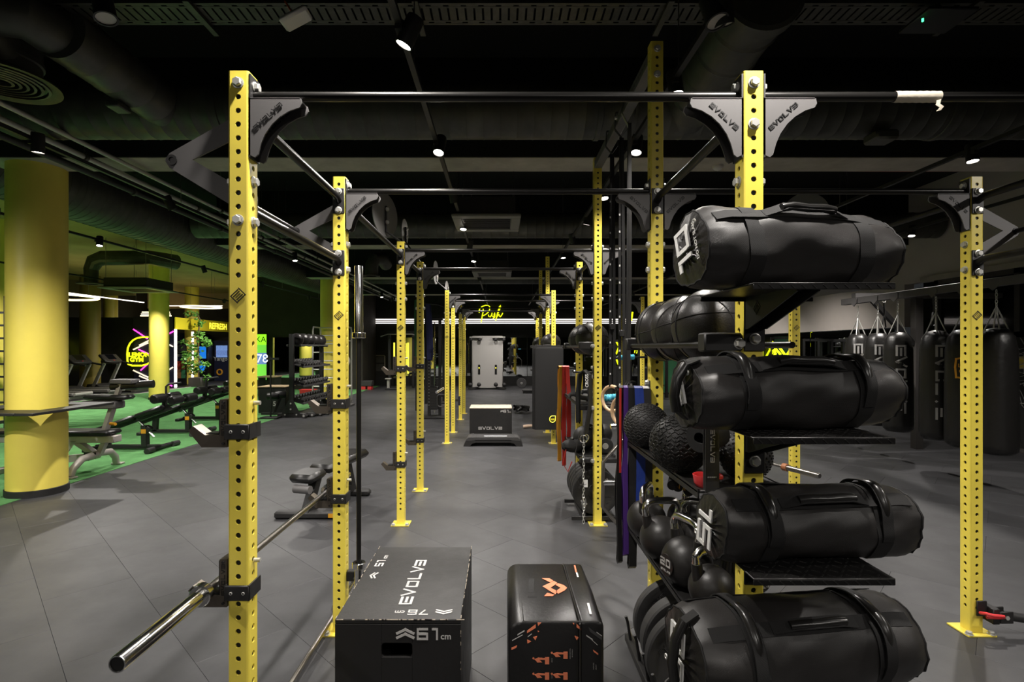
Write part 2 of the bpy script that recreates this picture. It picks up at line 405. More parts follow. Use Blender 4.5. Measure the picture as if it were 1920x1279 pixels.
# back wall: mirror panels, kickboard, LED lines
for i in range(6):
    x0 = -4.7+i*1.95
    m = thing('wall_mirror', '%s mirror panel from the left along the black back wall' % ORD[i], 'mirror', (x0+.97, YB-.03, .42), group='back wall mirrors')
    ob('glass', MB().bb(x0+.01, x0+1.94, YB-.03, YB-.005, .42, 2.14), 'mirror', m, world=True)
for i in range(4):
    y0 = 11.0+i*3.0
    m = thing('wall_mirror', '%s mirror panel from the windows along the right grey wall' % ORD[i], 'mirror', (XW-.02, y0+1.5, .42), group='right wall mirrors')
    ob('glass', MB().bb(XW-.025, XW-.004, y0+.02, y0+2.98, .43, 2.1), 'mirror', m, world=True)
struct('baseboard_back', MB().bb(-5.6, 8.3, YB-.06, YB-.001, 0, .40), 'black_wall')
for i, z in enumerate((2.955, 2.87, 2.785)):
    t = thing('led_line', '%s of the three white LED lines across the back wall' % ('topmost', 'middle one', 'lowest')[i], 'light strip', (0, YB-.04, z), group='LED lines on the back wall')
    ob('housing', MB().bb(-6, 8.2, YB-.03, YB-.001, z-.03, z+.03), 'black_metal', t, world=True)
    ob('diffuser', MB().bb(-6, 8.2, YB-.05, YB-.03, z-.017, z+.017), 'led_white', t, world=True)
# neon word on the back wall, traced as glass tubing
pu = [[(310, 212), (305, 185), (318, 150), (352, 118), (400, 101), (444, 102), (466, 122), (464, 165), (444, 205), (405, 238), (366, 256)],
      [(368, 150), (366, 200), (352, 262), (344, 320), (338, 355)],
      [(446, 240), (452, 268), (474, 276), (496, 240), (500, 212), (497, 255), (516, 276), (545, 240), (540, 210), (530, 236), (545, 262), (536, 280), (514, 300)],
      [(556, 330), (572, 260), (590, 190), (612, 120), (626, 100), (628, 130), (608, 180), (585, 232), (574, 282), (592, 246), (606, 236), (610, 262), (624, 276), (646, 246), (662, 215)]]
t = thing('neon_sign', 'yellow neon script sign reading Push on the black back wall', 'neon sign', P(919, 598, YB-.08))
for s in pu: ob('neon_tube', MB().tube([P(860+x/8, 560+y/8, YB-.08) for x, y in s], .022, 8), 'neon_yellow', t, world=True)
ob('backing_clip', MB().bb(-.75, -.72, YB-.08, YB, 3.3, 3.33).bb(-.2, -.17, YB-.08, YB, 3.3, 3.33), 'black_metal', t, world=True)

# ================================================================ LIGHTING TRACKS AND SPOTLIGHTS
ZT = 3.50
TRK = {'central left': (-.57, -4, 22), 'central right': (1.16, -4, 22), 'left aisle': (-4.07, -4, 21), 'turf': (-6.75, -1, 20.8), 'right aisle': (4.3, -4, 22), 'bag area': (6.25, 2, 16), 'treadmill': (-10.6, 2, 21.5)}
for nm, (x, y0, y1) in TRK.items():
    t = thing('lighting_track', 'long black lighting track over the %s of the gym' % {'central left': 'middle, left of the pair', 'central right': 'middle, right of the pair', 'left aisle': 'aisle left of the yellow rig', 'turf': 'turf beside the yellow column', 'right aisle': 'aisle right of the yellow rig', 'bag area': 'punching bag corner', 'treadmill': 'far turf edge near the treadmills'}[nm], 'lighting track', (x, (y0+y1)/2, ZT), group='ceiling lighting tracks')
    ob('rail', MB().bb(x-.018, x+.018, y0, y1, ZT-.018, ZT+.018), 'black_metal', t, world=True)
    y = y0+1
    while y < y1:
        ob('hanger', MB().cyl((x, y, ZT+.018), (x, y, 4.897 if x > -7.5 else 4.547), .004, 6), 'steel', t, world=True); y += 3.2
def spot(where, pos, aim, n, lit=True, power=1.0, ang=118, size=1.0, light=True):
    pos = V(pos); tx = TRK[where][0] if where in TRK else pos.x
    d = (V(aim)-pos).normalized(); s = size
    t = thing('track_spotlight', '%s %s spotlight from the front on the %s lighting track' % (ORD[n], 'lit black cylinder' if lit else 'dark black cylinder', where), 'spotlight', (tx, pos.y, ZT), group='track spotlights')
    back = pos-d*.16*s; mid = pos-d*.09*s
    ob('adapter', MB().bb(tx-.02, tx+.02, pos.y-.06, pos.y+.06, ZT-.045, ZT-.018).tube([(tx, pos.y, ZT-.04), (tx, pos.y, mid.z+.07), mid], .009, 6), 'black_metal', t, world=True)
    ob('housing', MB().lathe([(0, 0), (.047*s, 0), (.05*s, .01), (.05*s, .165*s), (.044*s, .165*s), (.044*s, .155*s)], back, d, 20), 'black_metal', t, world=True)
    ob('lens', MB().lathe([(0, .157*s), (.044*s, .157*s)], back, d, 20), 'lens' if lit else 'lens_off', t, world=True)
    if light:
        l = bpy.data.lights.new('lamp', 'SPOT'); l.energy = SPOT_W*power; l.spot_size = R(ang); l.spot_blend = .8; l.shadow_soft_size = .045; l.color = WARM
        o = bpy.data.objects.new('lamp', l); COL.objects.link(o); o.parent = t; o.location = pos+d*.012-V((tx, pos.y, ZT)); o.rotation_euler = d.to_track_quat('-Z', 'Y').to_euler()
    return t
ZL = 3.40
def run(where, lst):
    for n, (y, ax, ay, lit, pw) in enumerate(lst):
        x = TRK[where][0]+.02
        spot(where, (x, y, ZL), (x+ax, y+ay, 0.0), n, lit, pw, light=pw > 0)
# (depth, aim offset across, aim offset along, lens seen lit, relative power)
run('central left', [(-2.6, .3, 1.9, True, .3), (1.75, .3, .8, True, .85), (2.93, -1.7, .3, True, .8), (4.55, -.4, -1.2, True, .9), (6.1, .6, 1.4, False, .8), (7.5, -.3, -.9, True, .9), (9.0, -.5, 1.2, False, .8), (10.3, -.2, -.8, True, .9), (13.2, .5, .8, False, .9), (16.2, -.6, .6, True, 1), (19.2, .3, 1.0, False, 1)])
run('central right', [(-2.6, -.2, 2.6, True, .36), (1.45, -.5, .5, True, .75), (2.75, .7, .9, False, 0), (3.5, .3, -.5, True, .7), (4.55, -.5, -.8, True, .8), (5.95, .3, -.8, True, .9), (7.2, -.7, .6, True, .9), (8.5, .9, .8, True, .9), (9.9, .2, -.5, True, .9), (13.0, -.5, .6, True, .9), (16.5, .3, .8, True, .9), (19.5, -.3, 1.0, True, 1)])
run('left aisle', [(-1.8, .3, 2.2, True, .8), (1.6, .3, 1.2, True, .9), (4.54, -.35, .4, True, 1.3), (6.4, 1.2, 1.3, False, .8), (8.5, .4, -.7, True, 1.1), (10.2, .5, -.6, True, 1.0), (13.4, -.9, .8, False, 1), (17.6, .4, -.6, True, 1.0), (19.3, .3, .8, False, .9)])
run('turf', [(2.2, .9, 1.8, True, 1.56), (6.9, -1.5, 1.2, False, 1.30), (8.7, .4, -.7, True, 1.43), (11.8, .7, .9, False, 1.30), (14.6, -.8, .6, False, 1.43), (18.2, .6, .8, False, 1.30)])
run('right aisle', [(-1.5, -.4, 2.0, True, .55), (1.3, -.8, 1.2, True, .9), (4.76, -.1, -.4, True, 1.0), (8.2, .6, .6, False, 1.2), (12.2, 1.2, .8, True, 1.2), (17, .4, .8, True, .9)])
run('bag area', [(4.2, .6, .4, False, .7), (7.94, -.6, -.5, True, .9), (12.4, 1.5, .6, False, .8), (15.6, 1.5, .4, False, .8)])  # last two lamps are added to brighten the right wall
run('treadmill', [(6.2, -.6, 1, False, 1.74), (9.6, -.8, 1.2, False, 1.74), (12.6, -1.2, .5, False, 1.89), (16, -.8, -.3, True, 2.03), (19.8, -1.6, .3, True, 2.03), (21.3, -2.6, 1.2, True, 2.32)])  # last lamp is added to light the kiosk
for nm, p, lb in (('left', P(199, 36, 2.9), 'dull grey-lensed downlight hanging under the cable tray at upper left'), ('right', P(1345, 42, 2.72), 'dull grey-lensed downlight under the cable tray near the right flexible duct')):
    t = thing('downlight', lb, 'spotlight', p)
    d = V((.25, -.1, -1)).normalized() if nm == 'left' else V((.2, -.3, -1)).normalized()
    ob('housing', MB().lathe([(0, -.16), (.05, -.16), (.055, -.02), (.06, 0), (.05, 0), (.05, -.01)], p, d, 24), 'black_metal', t, world=True)
    ob('lens', MB().lathe([(0, -.008), (.05, -.008)], p, d, 24), 'lens_off', t, world=True)
    ob('stem', MB().cyl(p-d*.15, p-d*.15+V((0, 0, .45)), .01, 8), 'black_metal', t, world=True)

# ================================================================ CEILING SERVICES
# perforated cable tray
t = thing('cable_tray', 'perforated grey metal cable tray running across the top of the view', 'cable tray', (0, 3.75, 4.1))
y0, y1, z = 3.63, 3.87, 4.1
a, b_ = MB(), MB()
for k in range(-37, 37):
    x = k*.124
    for yy in (y0+.03, y1-.03): a.bb(x, x+.085, yy-.012, yy+.012, z-.003, z)
    for dx in (0, .062): a.bb(x+dx, x+dx+.047, y0+.042, y1-.042, z-.003, z)
for yy in (y0+.009, y1-.009, y0+.042, y1-.042): a.bb(-4.6, 4.6, yy-.009, yy+.009, z-.004, z)
ob('tray_bottom', a, 'tray', t, world=True, smooth=False, kind='stuff')
for yy in (y0, y1): ob('tray_side', MB().bb(-4.6, 4.6, yy-.002, yy+.002, z-.004, z+.07), 'tray', t, world=True)
ob('cover_plate', MB().bb(-4.6, 4.6, y0+.02, y1-.02, z+.03, z+.035), 'ceiling_black', t, world=True)
for px in (375, 785, 1245, 1800):
    x = P(px, 30, 3.75).x
    ob('support_bracket', MB().bb(x-.02, x+.02, y0-.06, y1+.1, z-.03, z-.006).cyl((x, y1+.07, z), (x, y1+.07, 4.897), .005, 6).cyl((x, y0-.04, z), (x, y0-.04, 4.897), .005, 6), 'tray', t, world=True)
t = thing('access_point', 'white rounded wireless access point tilted under the cable tray', 'access point', P(555, 35, 3.5))
mm = M.Rotation(R(-28), 4, 'Y') @ M.Rotation(R(14), 4, 'X')
ob('case', MB().box((0, 0, 0), (.2, .2, .035), .015, mm), 'white_plastic', t)
ob('cable', MB().tube([P(548, 24, 3.52), P(538, 8, 3.6), P(526, -10, 3.7)], .006, 6), 'orange_cable', t, world=True)
t = thing('access_point', 'black flat wireless access point with a green light under the cable tray', 'access point', P(1762, 35, 3.62))
c = P(1762, 35, 3.62)
ob('case', MB().bb(c.x-.17, c.x+.17, 3.5, 3.78, c.z-.012, c.z+.012, .006), 'cap_black', t, world=True); ob('bracket', MB().bb(c.x-.02, c.x+.02, 3.64, 3.7, c.z+.012, 4.096), 'tray', t, world=True)
ob('status_light', MB().cyl(P(1730, 35, 3.57), P(1730, 35, 3.57)-V((0, 0, .02)), .006, 8), 'led_green', t, world=True)
# ducts: spiral seams are ridges of the sheet metal
def duct(name, label, p0, p1, r, pitch=.11, ridge=.006, n=36, cap=True):
    p0 = V(p0); p1 = V(p1); l = (p1-p0).length; pr = [(0, 0)] if cap else []
    h = 0
    while h < l-.02:
        pr += [(r, h), (r, h+pitch*.86), (r+ridge, h+pitch*.93)]; h += pitch
    pr += [(r, l)]+([(0, l)] if cap else [])
    t = thing(name, label, 'duct', (p0+p1)/2-V((0, 0, r)))
    ob('duct_pipe', MB().lathe(pr, p0, p1-p0, n), 'duct', t, world=True, ang=25)
    return t
d1 = duct('air_duct', 'long dark round air duct crossing behind the front pull-up bar', (-7.2, 5.05, 3.99), (8.2, 5.05, 3.99), .26, .16, .004)
for x in (-2.7, .9, 4.2): ob('joint_band', MB().lathe([(.262, 0), (.272, .005), (.272, .05), (.262, .055)], (x, 5.05, 3.99), (1, 0, 0), 36), 'duct', d1, world=True)
ob('damper_box', MB().box(P(1652, 258, 4.9), (.22, .2, .09), .02), 'duct', d1, world=True)
d2 = duct('air_duct', 'short flexible dark duct with a round ceiling diffuser at upper left', (-3.2, 3.75, 3.98), (-3.2, 4.85, 3.98), .2, .26, .006)
el = [V((-3.25, 3.8, 3.98)), V((-3.3, 3.6, 4.0)), V((-3.5, 3.5, 4.0)), V((-3.66, 3.6, 3.96)), V((-3.7, 3.75, 3.88))]
ob('elbow', MB().tube(el, .17, 24, rs=[.17, .165, .18, .2, .22]), 'duct', d2, world=True)
dc = V((-3.72, 3.86, 3.66))
ob('diffuser_collar', MB().lathe([(.24, .3), (.24, .2), (.252, .19), (.252, .16), (.24, .15), (.24, .07), (.25, .06), (.25, .03)], dc, (0, 0, 1), 40), 'duct', d2, world=True)
ob('diffuser_rim', MB().lathe([(.36, 0), (.355, .012), (.25, .05), (.245, .03), (.32, .004)], dc, (0, 0, 1), 48, True), 'tray', d2, world=True)
for k in range(6):
    r = .06+k*.042
    ob('diffuser_ring', MB().lathe([(r, .0), (r+.018, .004), (r+.006, .03), (r-.004, .026)], dc, (0, 0, 1), 40, True), 'tray', d2, world=True)
ob('damper', MB().box((-3.28, 4.45, 3.75), (.12, .16, .05), .01), 'duct', d2, world=True)
d3 = duct('air_duct', 'wide flexible dark duct hanging behind the tall yellow upright', (1.78, 3.5, 4.1), (1.78, 4.9, 4.0), .25, .3, .012)
ob('duct_collar', MB().lathe([(.25, 0), (.28, .01), (.28, .1), (.25, .11)], (1.78, 3.5, 4.1), (0, 1, -.07), 36), 'duct', d3, world=True)
duct('air_duct', 'large spiral air duct running away over the green turf', (-6.3, 3.6, 4.02), (-6.3, 20.8, 4.02), .44, .13, .008)
duct('air_duct', 'dark round air duct crossing the ceiling in the middle distance', (-5.8, 9.9, 4.02), (8.2, 9.9, 4.02), .24, .17, .004)
duct('air_duct', 'small dark duct crossing far back near the black end wall', (-5.5, 17.2, 4.0), (8.2, 17.2, 4.0), .2, .2, .004)
# bent duct over the treadmills and one in mid room
t = thing('air_duct', 'bent black duct with a downward outlet over the treadmill area', 'duct', (-9.9, 14, 3.3))
q = [P(171, 530, 14), P(171, 505, 14), P(178, 490, 14), P(192, 484, 14), P(280, 483, 14.3), P(330, 492, 15)]
ob('duct_pipe', MB().tube(q, .22, 16, rs=[.16, .17, .2, .2, .2, .22]), 'duct', t, world=True, ang=20)
ob('outlet_flange', MB().lathe([(.15, 0), (.33, 0), (.33, .03), (.18, .05)], P(171, 533, 14), (0, 0, 1), 20), 'tray', t, world=True)
t = thing('air_duct', 'curved dark duct end hanging beyond the left yellow uprights', 'duct', P(697, 516, 12))
q = [P(697, 516, 12), P(697, 498, 12), P(703, 485, 12), P(716, 484, 12.2), P(724, 496, 12.6)]
ob('duct_pipe', MB().tube(q, .15, 16), 'duct', t, world=True)
ob('hanger', MB().cyl(P(716, 484, 12.2), (P(716, 484, 12.2).x, 12.2, 4.897), .006, 6), 'steel', t, world=True)
ob('outlet_flange', MB().lathe([(.12, 0), (.2, 0), (.2, .02), (.15, .03)], P(696, 518, 12), (0, 0, 1), 20), 'tray', t, world=True)
def cassette(p, sz, label):
    t = thing('ceiling_cassette', label, 'air conditioner', p, group='ceiling cassettes')
    k = sz/2
    ob('case', MB().bb(-k*.85, k*.85, -k*.85, k*.85, .03, .28), 'black_metal', t)
    ob('frame', MB().bb(-k, k, -k, -k*.72, 0, .04, .01).bb(-k, k, k*.72, k, 0, .04, .01).bb(-k, -k*.72, -k*.72, k*.72, 0, .04, .01).bb(k*.72, k, -k*.72, k*.72, 0, .04, .01), 'grey_plastic', t)
    ob('grille', MB().bb(-k*.72, k*.72, -k*.72, k*.72, .015, .03), 'cap_black', t)
    for j in range(-5, 6): ob('slat', MB().bb(-k*.7, k*.7, j*k*.13-.01, j*k*.13+.01, .008, .016), 'cap_black', t)
    for sx in (-1, 1):
        for sy in (-1, 1): ob('hanger', MB().cyl((sx*k*.8, sy*k*.8, .28), (sx*k*.8, sy*k*.8, 4.9-p[2]), .006, 6), 'steel', t)
cassette((-.2, 7.3, 3.42), .92, 'nearer grey ceiling air cassette above the middle aisle')
cassette((-.22, 12.4, 3.43), .92, 'farther grey ceiling air cassette above the middle aisle')
cassette(tuple(P(262, 545, 14)), 1.3, 'dark ceiling air cassette over the turf beside the bent duct')
# pipes beside the left track, red cable, smoke detector
for i, (dx, dz, r) in enumerate(((-.1, .06, .03), (.08, .11, .024), (-.3, .0, .035))):
    t = thing('conduit_pipe', ('shiny grey conduit pipe just left of the left aisle track', 'thinner shiny conduit pipe above the left aisle track', 'dark thick pipe outermost beside the left aisle track')[i], 'pipe', (-4.2+dx, 8, 3.6+dz))
    ob('pipe', MB().cyl((-4.25+dx, -4, 3.62+dz), (-4.25+dx, 20.9, 3.62+dz), r, 12), 'silver_paint' if i < 2 else 'black_metal', t, world=True)
    for y in [q+(.4, .7, 1.4)[i] for q in range(-3, 19, 2) if not any(5.7+4.9*b < q+(.4, .7, 1.4)[i]+.02 < 6.25+4.9*b for b in range(4))]: ob('pipe_clip', MB().lathe([(r, 0), (r+.015, .004), (r+.015, .04), (r, .044)], (-4.25+dx, y, 3.62+dz), (0, 1, 0), 12).cyl((-4.25+dx, y+.02, 3.62+dz+r), (-4.25+dx, y+.02, 4.897), .004, 5), 'tray', t, world=True)
solo('red_cable', 'thin red fire alarm cable strung across the dark ceiling', 'cable', MB().tube([(-2.6, 6.3, 3.85), (-.5, 6.32, 3.84), (2, 6.32, 3.86), (4.8, 6.3, 3.83), (7, 6.35, 3.86)], .008, 6), 'red_cable')
t = thing('smoke_detector', 'small white round smoke detector on the ceiling near the right rig', 'smoke detector', (2.5, 6.0, 3.75))
ob('base', MB().lathe([(0, .04), (.06, .04), (.06, .02), (.045, 0), (0, -.02)], (0, 0, 0), (0, 0, 1), 20), 'white_plastic', t)
# ================================================================ THE YELLOW RIGS
W = .075
def upright_mesh(H):
    b = MB(); h, c = W/2, .007; n = 12; e = h-c; r = .0102
    zs = [H-.045-.05*k for k in range(int((H-.12)/.05))]
    off = H-2.70
    skip = [z for z in zs if abs(z-1.905-(.0)) < .012 or abs(z-1.855) < .012] if off == 0 else [z for z in zs if abs(z-1.88) < .05]
    per = [(e, .025), (e/3, .025), (-e/3, .025), (-e, .025), (-e, .025/3), (-e, -.025/3), (-e, -.025), (-e/3, -.025), (e/3, -.025), (e, -.025), (e, -.025/3), (e, .025/3)]
    angs = [math.pi/4+math.pi/6*i for i in range(12)]
    for side in range(4):
        rot = M.Rotation(side*math.pi/2, 4, 'Z')
        for z in zs:
            if z in skip and side == 0:
                b.add([(-e, -h, z-.025), (e, -h, z-.025), (e, -h, z+.025), (-e, -h, z+.025)], [(0, 1, 2, 3)], rot); continue
            vs = [(x, -h, z+y) for x, y in per]+[(r*math.cos(a), -h, z+r*math.sin(a)) for a in angs]+[(r*.93*math.cos(a), -h+.005, z+r*.93*math.sin(a)) for a in angs]
            fs = [(i, (i+1) % n, n+(i+1) % n, n+i) for i in range(n)]+[(n+i, n+(i+1) % n, 2*n+(i+1) % n, 2*n+i) for i in range(n)]
            b.add(vs, fs, rot)
        zt, zb = zs[0]+.025, zs[-1]-.025
        for a, d in ((zt, H), (0, zb)): b.add([(-e, -h, a), (e, -h, a), (e, -h, d), (-e, -h, d)], [(0, 1, 2, 3)], rot)
        b.add([(e, -h, 0), (e+c*.7, -h+c*.3, 0), (h, -e, 0), (e, -h, H), (e+c*.7, -h+c*.3, H), (h, -e, H)], [(0, 1, 4, 3), (1, 2, 5, 4)], rot)
        # hole darkness comes from a dark core box added inside
    b.box((0, 0, H-.002), (W-.004, W-.004, .006), .002)
    return b
UM = {H: mesh('upright', upright_mesh(H), 'yellow', True, 30) for H in (2.70, 3.50)}
SHADE_CORE = {H: mesh('shade_core', MB().bb(-.0305, .0305, -.0305, .0305, .002, H-.004), 'cap_black', False) for H in (2.70, 3.50)}  # dark box added in the tube, painting the shade behind its holes
BASE = mesh('base_plate', MB().box((0, 0, .005), (.17, .15, .01), .002), 'yellow')
HEX = MB().lathe([(.0, .0), (.021, .0), (.021, .003), (.0165, .004), (.0165, .0045)], n=18).lathe([(.0165, .004), (.0165, .015), (.014, .018), (0, .018)], n=6)
BOLT = mesh('bolt', HEX, 'zinc', True, 25)
MARK = mesh('emblem', mark(.05).merge(MB()), 'print_dark', False)
def bolt(par, p, d):
    o = ob('bolt', BOLT, None, par); o.location = V(p)-wloc(par); o.rotation_euler = V(d).to_track_quat('Z', 'Y').to_euler(); return o
def upright(rig, X, Y, H=2.70, front=(), side=(), sd=1):
    u = ob('upright', UM[H], None, rig, loc=V((X, Y+W/2, 0))-rig.location)
    ob('base_plate', BASE, None, u); ob('shade_core', SHADE_CORE[H], None, u)
    o = ob('emblem', MARK, None, u, loc=(0, -W/2-.0012, 1.88), rot=(R(90), 0, 0))
    for z in front: bolt(u, (X, Y, z), (0, -1, 0))
    for z in side: bolt(u, (X+sd*W/2, Y+W/2, z), (sd, 0, 0)); bolt(u, (X-sd*W/2, Y+W/2, z), (-sd, 0, 0))
    for sx in (-1, 1):
        for sy in (-1, 1): bolt(u, (X+sx*.065, Y+W/2+sy*.058, .01), (0, 0, 1)) if sy < 0 else None
    return u
gp = [(0, 0), (.19, 0), (.194, -.018), (.186, -.033), (.15, -.045), (.115, -.066), (.085, -.094), (.06, -.13), (.045, -.165), (.034, -.205), (.022, -.215), (0, -.205)]
def gusset(rig, X, Yc, s, Z=2.60):
    g = ob('gusset', MB().prism(gp, (X, Yc-.036, Z), (s, 0, 0), UX, (0, .006, 0)).prism(gp, (X, Yc+.03, Z), (s, 0, 0), UX, (0, .006, 0)).bb(X, X+s*.186, Yc-.036, Yc+.036, Z-.004, Z+.002), 'charcoal_metal', rig, world=True, smooth=False)
    u = V((1, 0, .92)) if s > 0 else V((1, 0, -.92))
    q = V((-u.z, 0, u.x))
    o = V((X+s*.07, Yc-.0375, Z-.066))
    ob('lettering', MB().merge(evolve(.0165, .001), face_m(o, u, q)), 'print_dark', g, world=True, smooth=False)
    ob('lettering', MB().merge(evolve(.0165, .001), face_m(o+V((0, .067, 0)), u, q)), 'print_dark', g, world=True, smooth=False)
    ob('flange', MB().bb(X, X+s*.006, Yc-.036, Yc+.036, Z-.215, Z+.09), 'black_metal', g, world=True, smooth=False)
    bolt(g, (X+s*.006, Yc, Z+.055), (s, 0, 0))
def crossbar(rig, Xa, Xb, Y, Z=2.622, label=None, guss=(1, 1)):
    Yc = Y+W/2
    c = ob('pull_up_bar', MB().cyl((Xa+W/2, Yc, Z), (Xb-W/2, Yc, Z), .0172, 16), 'bar_black', rig, label, world=True)
    if guss[0]: gusset(rig, Xa+W/2, Yc, 1)
    if guss[1]: gusset(rig, Xb-W/2, Yc, -1)
    return c
def depthbar(rig, X, Y0, Y1, Z=2.575, r=.02, fl=(.14, .03)):
    a, b_ = Y0+W, Y1
    c = ob('side_bar', MB().tube([(X, a, Z), (X, b_-.05, Z), (X, b_, Z-.02)], r, 14), 'bar_black', rig, world=True)
    for y, s in ((a, 1), (b_, -1)):
        ob('flange', MB().box((X, y+s*.004, Z-.02), (.07, .008, .15), .003), 'black_metal', c, world=True)
        bolt(c, (X, y+s*.008, Z+.035), (0, s, 0)); bolt(c, (X, y+s*.008, Z-.075), (0, s, 0))
    return c
ap = [(0, 2.545), (-.235, 2.412), (-.252, 2.385), (-.235, 2.358), (0, 2.215), (0, 2.30), (-.15, 2.388), (0, 2.462)]
def arrow(rig, X, Y, s):    # V-shaped grip bracket on the outside of an upright
    a = ob('arrow_bracket', MB().prism(ap, (X+s*W/2, Y+W/2-.003, 0), (-s, 0, 0), UX, (0, .007, 0)), 'charcoal_metal', rig, world=True, smooth=False)
    tip = V((X+s*(W/2+.225), Y+W/2, 2.386))
    ob('bushing', MB().lathe([(.011, -.008), (.02, -.008), (.02, .012), (.011, .012)], tip, (0, 1, 0), 18, True), 'black_metal', a, world=True)
    for z in (2.5, 2.26): bolt(a, (X+s*W/2, Y+W/2+.022, z), (s, 0, 0))
    return tip
XL, XR, XF = -.959, .92, 2.807
ROW = (1.893, 3.065, 4.94, 6.11)
rig = thing('power_rig', 'near yellow perforated steel power rig with black pull-up bars and storage shelves', 'power rig', (XR, ROW[0], 0))
for i, y in enumerate(ROW):
    upright(rig, XL, y, 2.70, (2.655, 2.155) if i == 0 else (), (2.305, 2.155))
    upright(rig, XR, y, 3.50 if i in (1, 2) else 2.70, (2.655, 2.505) if i == 0 else ((3.455, 3.305) if i == 1 else ()), (2.305, 2.155))
    if i < 3: upright(rig, XF, y, 2.70, (), (2.305, 2.155))
    crossbar(rig, XL, XR, y)
    if i < 3: crossbar(rig, XR, XF, y, guss=(1, 1))
for X, rr in ((XL, ((0, 1), (1, 2), (2, 3))), (XR, ((0, 1), (2, 3))), (XF, ((0, 1), (1, 2)))):
    for a, b_ in rr: depthbar(rig, X, ROW[a], ROW[b_])
for X, rr in ((XL, ((0, 1),)), (XF, ((0, 1),))):
    for a, b_ in rr: depthbar(rig, X, ROW[a], ROW[b_], 2.21)
for X, s in ((XL, -1), (XF, 1)):
    t0 = arrow(rig, X, ROW[0], s); t1 = arrow(rig, X, ROW[1], s)
    ob('grip_bar', MB().cyl(t0+V((0, .012, 0)), t1-V((0, .004, 0)), .014, 14), 'bar_black', rig, world=True)
# beam between the two tall uprights, with punched side
tb = MB().bb(XR-.036, XR+.036, ROW[1]+W, ROW[2], 3.395, 3.47, .004)
o = ob('top_beam', tb, 'charcoal_metal', rig, world=True)
hb = MB()
for k in range(34): hb.cyl((XR-.0365, ROW[1]+.14+k*.05, 3.4325), (XR-.035, ROW[1]+.14+k*.05, 3.4325), .0095, 10)
ob('beam_hole', hb, 'cap_black', o, world=True, kind='stuff')
for y in (ROW[1]+.55, ROW[1]+.9): bolt(o, (XR-.0375, y, 3.445), (-1, 0, 0))
# taped grip on the right-hand front bar
tp = MB(); x0, x1 = P(1676, 178, 1.93).x, P(1760, 178, 1.93).x
pr = []
for k in range(14): pr += [(.0195+.0012*(k % 2), (x1-x0)*k/13)]
tp.lathe(pr, (x0, 1.93, 2.622), (1, 0, 0), 18)
tp.ribbon([(x1-.012, 1.915, 2.604), (x1-.018, 1.912, 2.585), (x1-.006, 1.91, 2.575), (x1-.016, 1.912, 2.562)], (.016, 0, .004), .002)
solo('grip_tape', 'loose beige tape wound around the right front pull-up bar', 'tape', tp, 'tape')

# --- storage: wall-ball rails, flat trays and tread-plate shelves
def storage(rig, y0, y1, rails=True, trays=(1.148, .645)):
    a, b_ = y0+W/2, y1+W/2
    if rails:
        for s in (-1, 1):
            r = ob('ball_rail', MB().cyl((XR+s*.15, a-.02, 1.70), (XR+s*.15, b_+.02, 1.70), .0125, 12), 'bar_black', rig, world=True)
            for y in (a, b_):
                if s > 0 and y == a: continue
                ob('rail_bracket', MB().bb(XR+s*(W/2+.002), XR+s*.178, y-.034, y+.034, 1.675, 1.745, .006), 'black_metal', r, world=True)
                bolt(r, (XR+s*.05, y-.034, 1.705), (0, -1, 0))
    for z in trays:
        t = ob('shelf_tray', MB().bb(.745, 1.105, y0+W+.004, y1-.004, z-.012, z, .003).bb(.745, .752, y0+W+.004, y1-.004, z-.03, z+.006).bb(1.098, 1.105, y0+W+.004, y1-.004, z-.03, z+.006), 'shelf_mat', rig, world=True)
        for y, s in ((a, 1), (b_, -1)):
            for xa, xb in ((.75, .88), (.96, 1.1)): ob('shelf_bracket', MB().bb(xa, xb, y-.03, y+.03, z-.055, z-.012, .004), 'black_metal', t, world=True)
            bolt(t, (.87, y-.03, z-.033), (0, -1, 0))
storage(rig, ROW[0], ROW[1]); storage(rig, ROW[2], ROW[3])
def treadshelf(Z):
    y0, y1, x0, x1 = 1.487, 1.886, .722, 1.13
    t = ob('tread_plate_shelf', MB().bb(x0, x1, y0, y1, Z-.005, Z, .002).bb(x0, x1, y0, y0+.005, Z-.02, Z-.003, .002).bb(x0, x1, y1-.005, y1, Z-.02, Z-.003, .002), 'treadplate', rig, world=True)
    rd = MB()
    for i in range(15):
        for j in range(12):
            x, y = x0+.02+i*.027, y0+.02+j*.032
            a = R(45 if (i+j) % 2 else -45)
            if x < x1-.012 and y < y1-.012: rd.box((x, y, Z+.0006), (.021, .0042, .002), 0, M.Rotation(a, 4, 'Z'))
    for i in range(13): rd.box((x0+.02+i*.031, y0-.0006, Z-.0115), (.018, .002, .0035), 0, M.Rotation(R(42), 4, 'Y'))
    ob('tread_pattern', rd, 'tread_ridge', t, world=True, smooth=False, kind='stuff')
    g = ob('shelf_gusset', MB().prism([(0, 0), (-.33, 0), (-.33, -.012), (-.02, -.115), (0, -.115)], (XR+.03, 1.885, Z-.005), (0, 1, 0), UX, (.005, 0, 0)).prism([(0, 0), (-.33, 0), (-.33, -.012), (-.02, -.115), (0, -.115)], (XR-.035, 1.885, Z-.005), (0, 1, 0), UX, (.005, 0, 0)), 'black_metal', t, world=True, smooth=False)
    ob('emblem', MB().merge(mark(.045), face_m((XR-.036, 1.80, Z-.048), (0, -1, 0), UX)), 'cap_black', g, world=True, smooth=False)
    ob('mount_plate', MB().bb(XR-.038, XR+.038, 1.885, 1.892, Z-.2, Z+.06, .003), 'black_metal', t, world=True)
    bolt(t, (XR, 1.885, Z-.155), (0, -1, 0))
SHZ = (1.877, 1.433, 1.028, .60)
for z in SHZ: treadshelf(z)
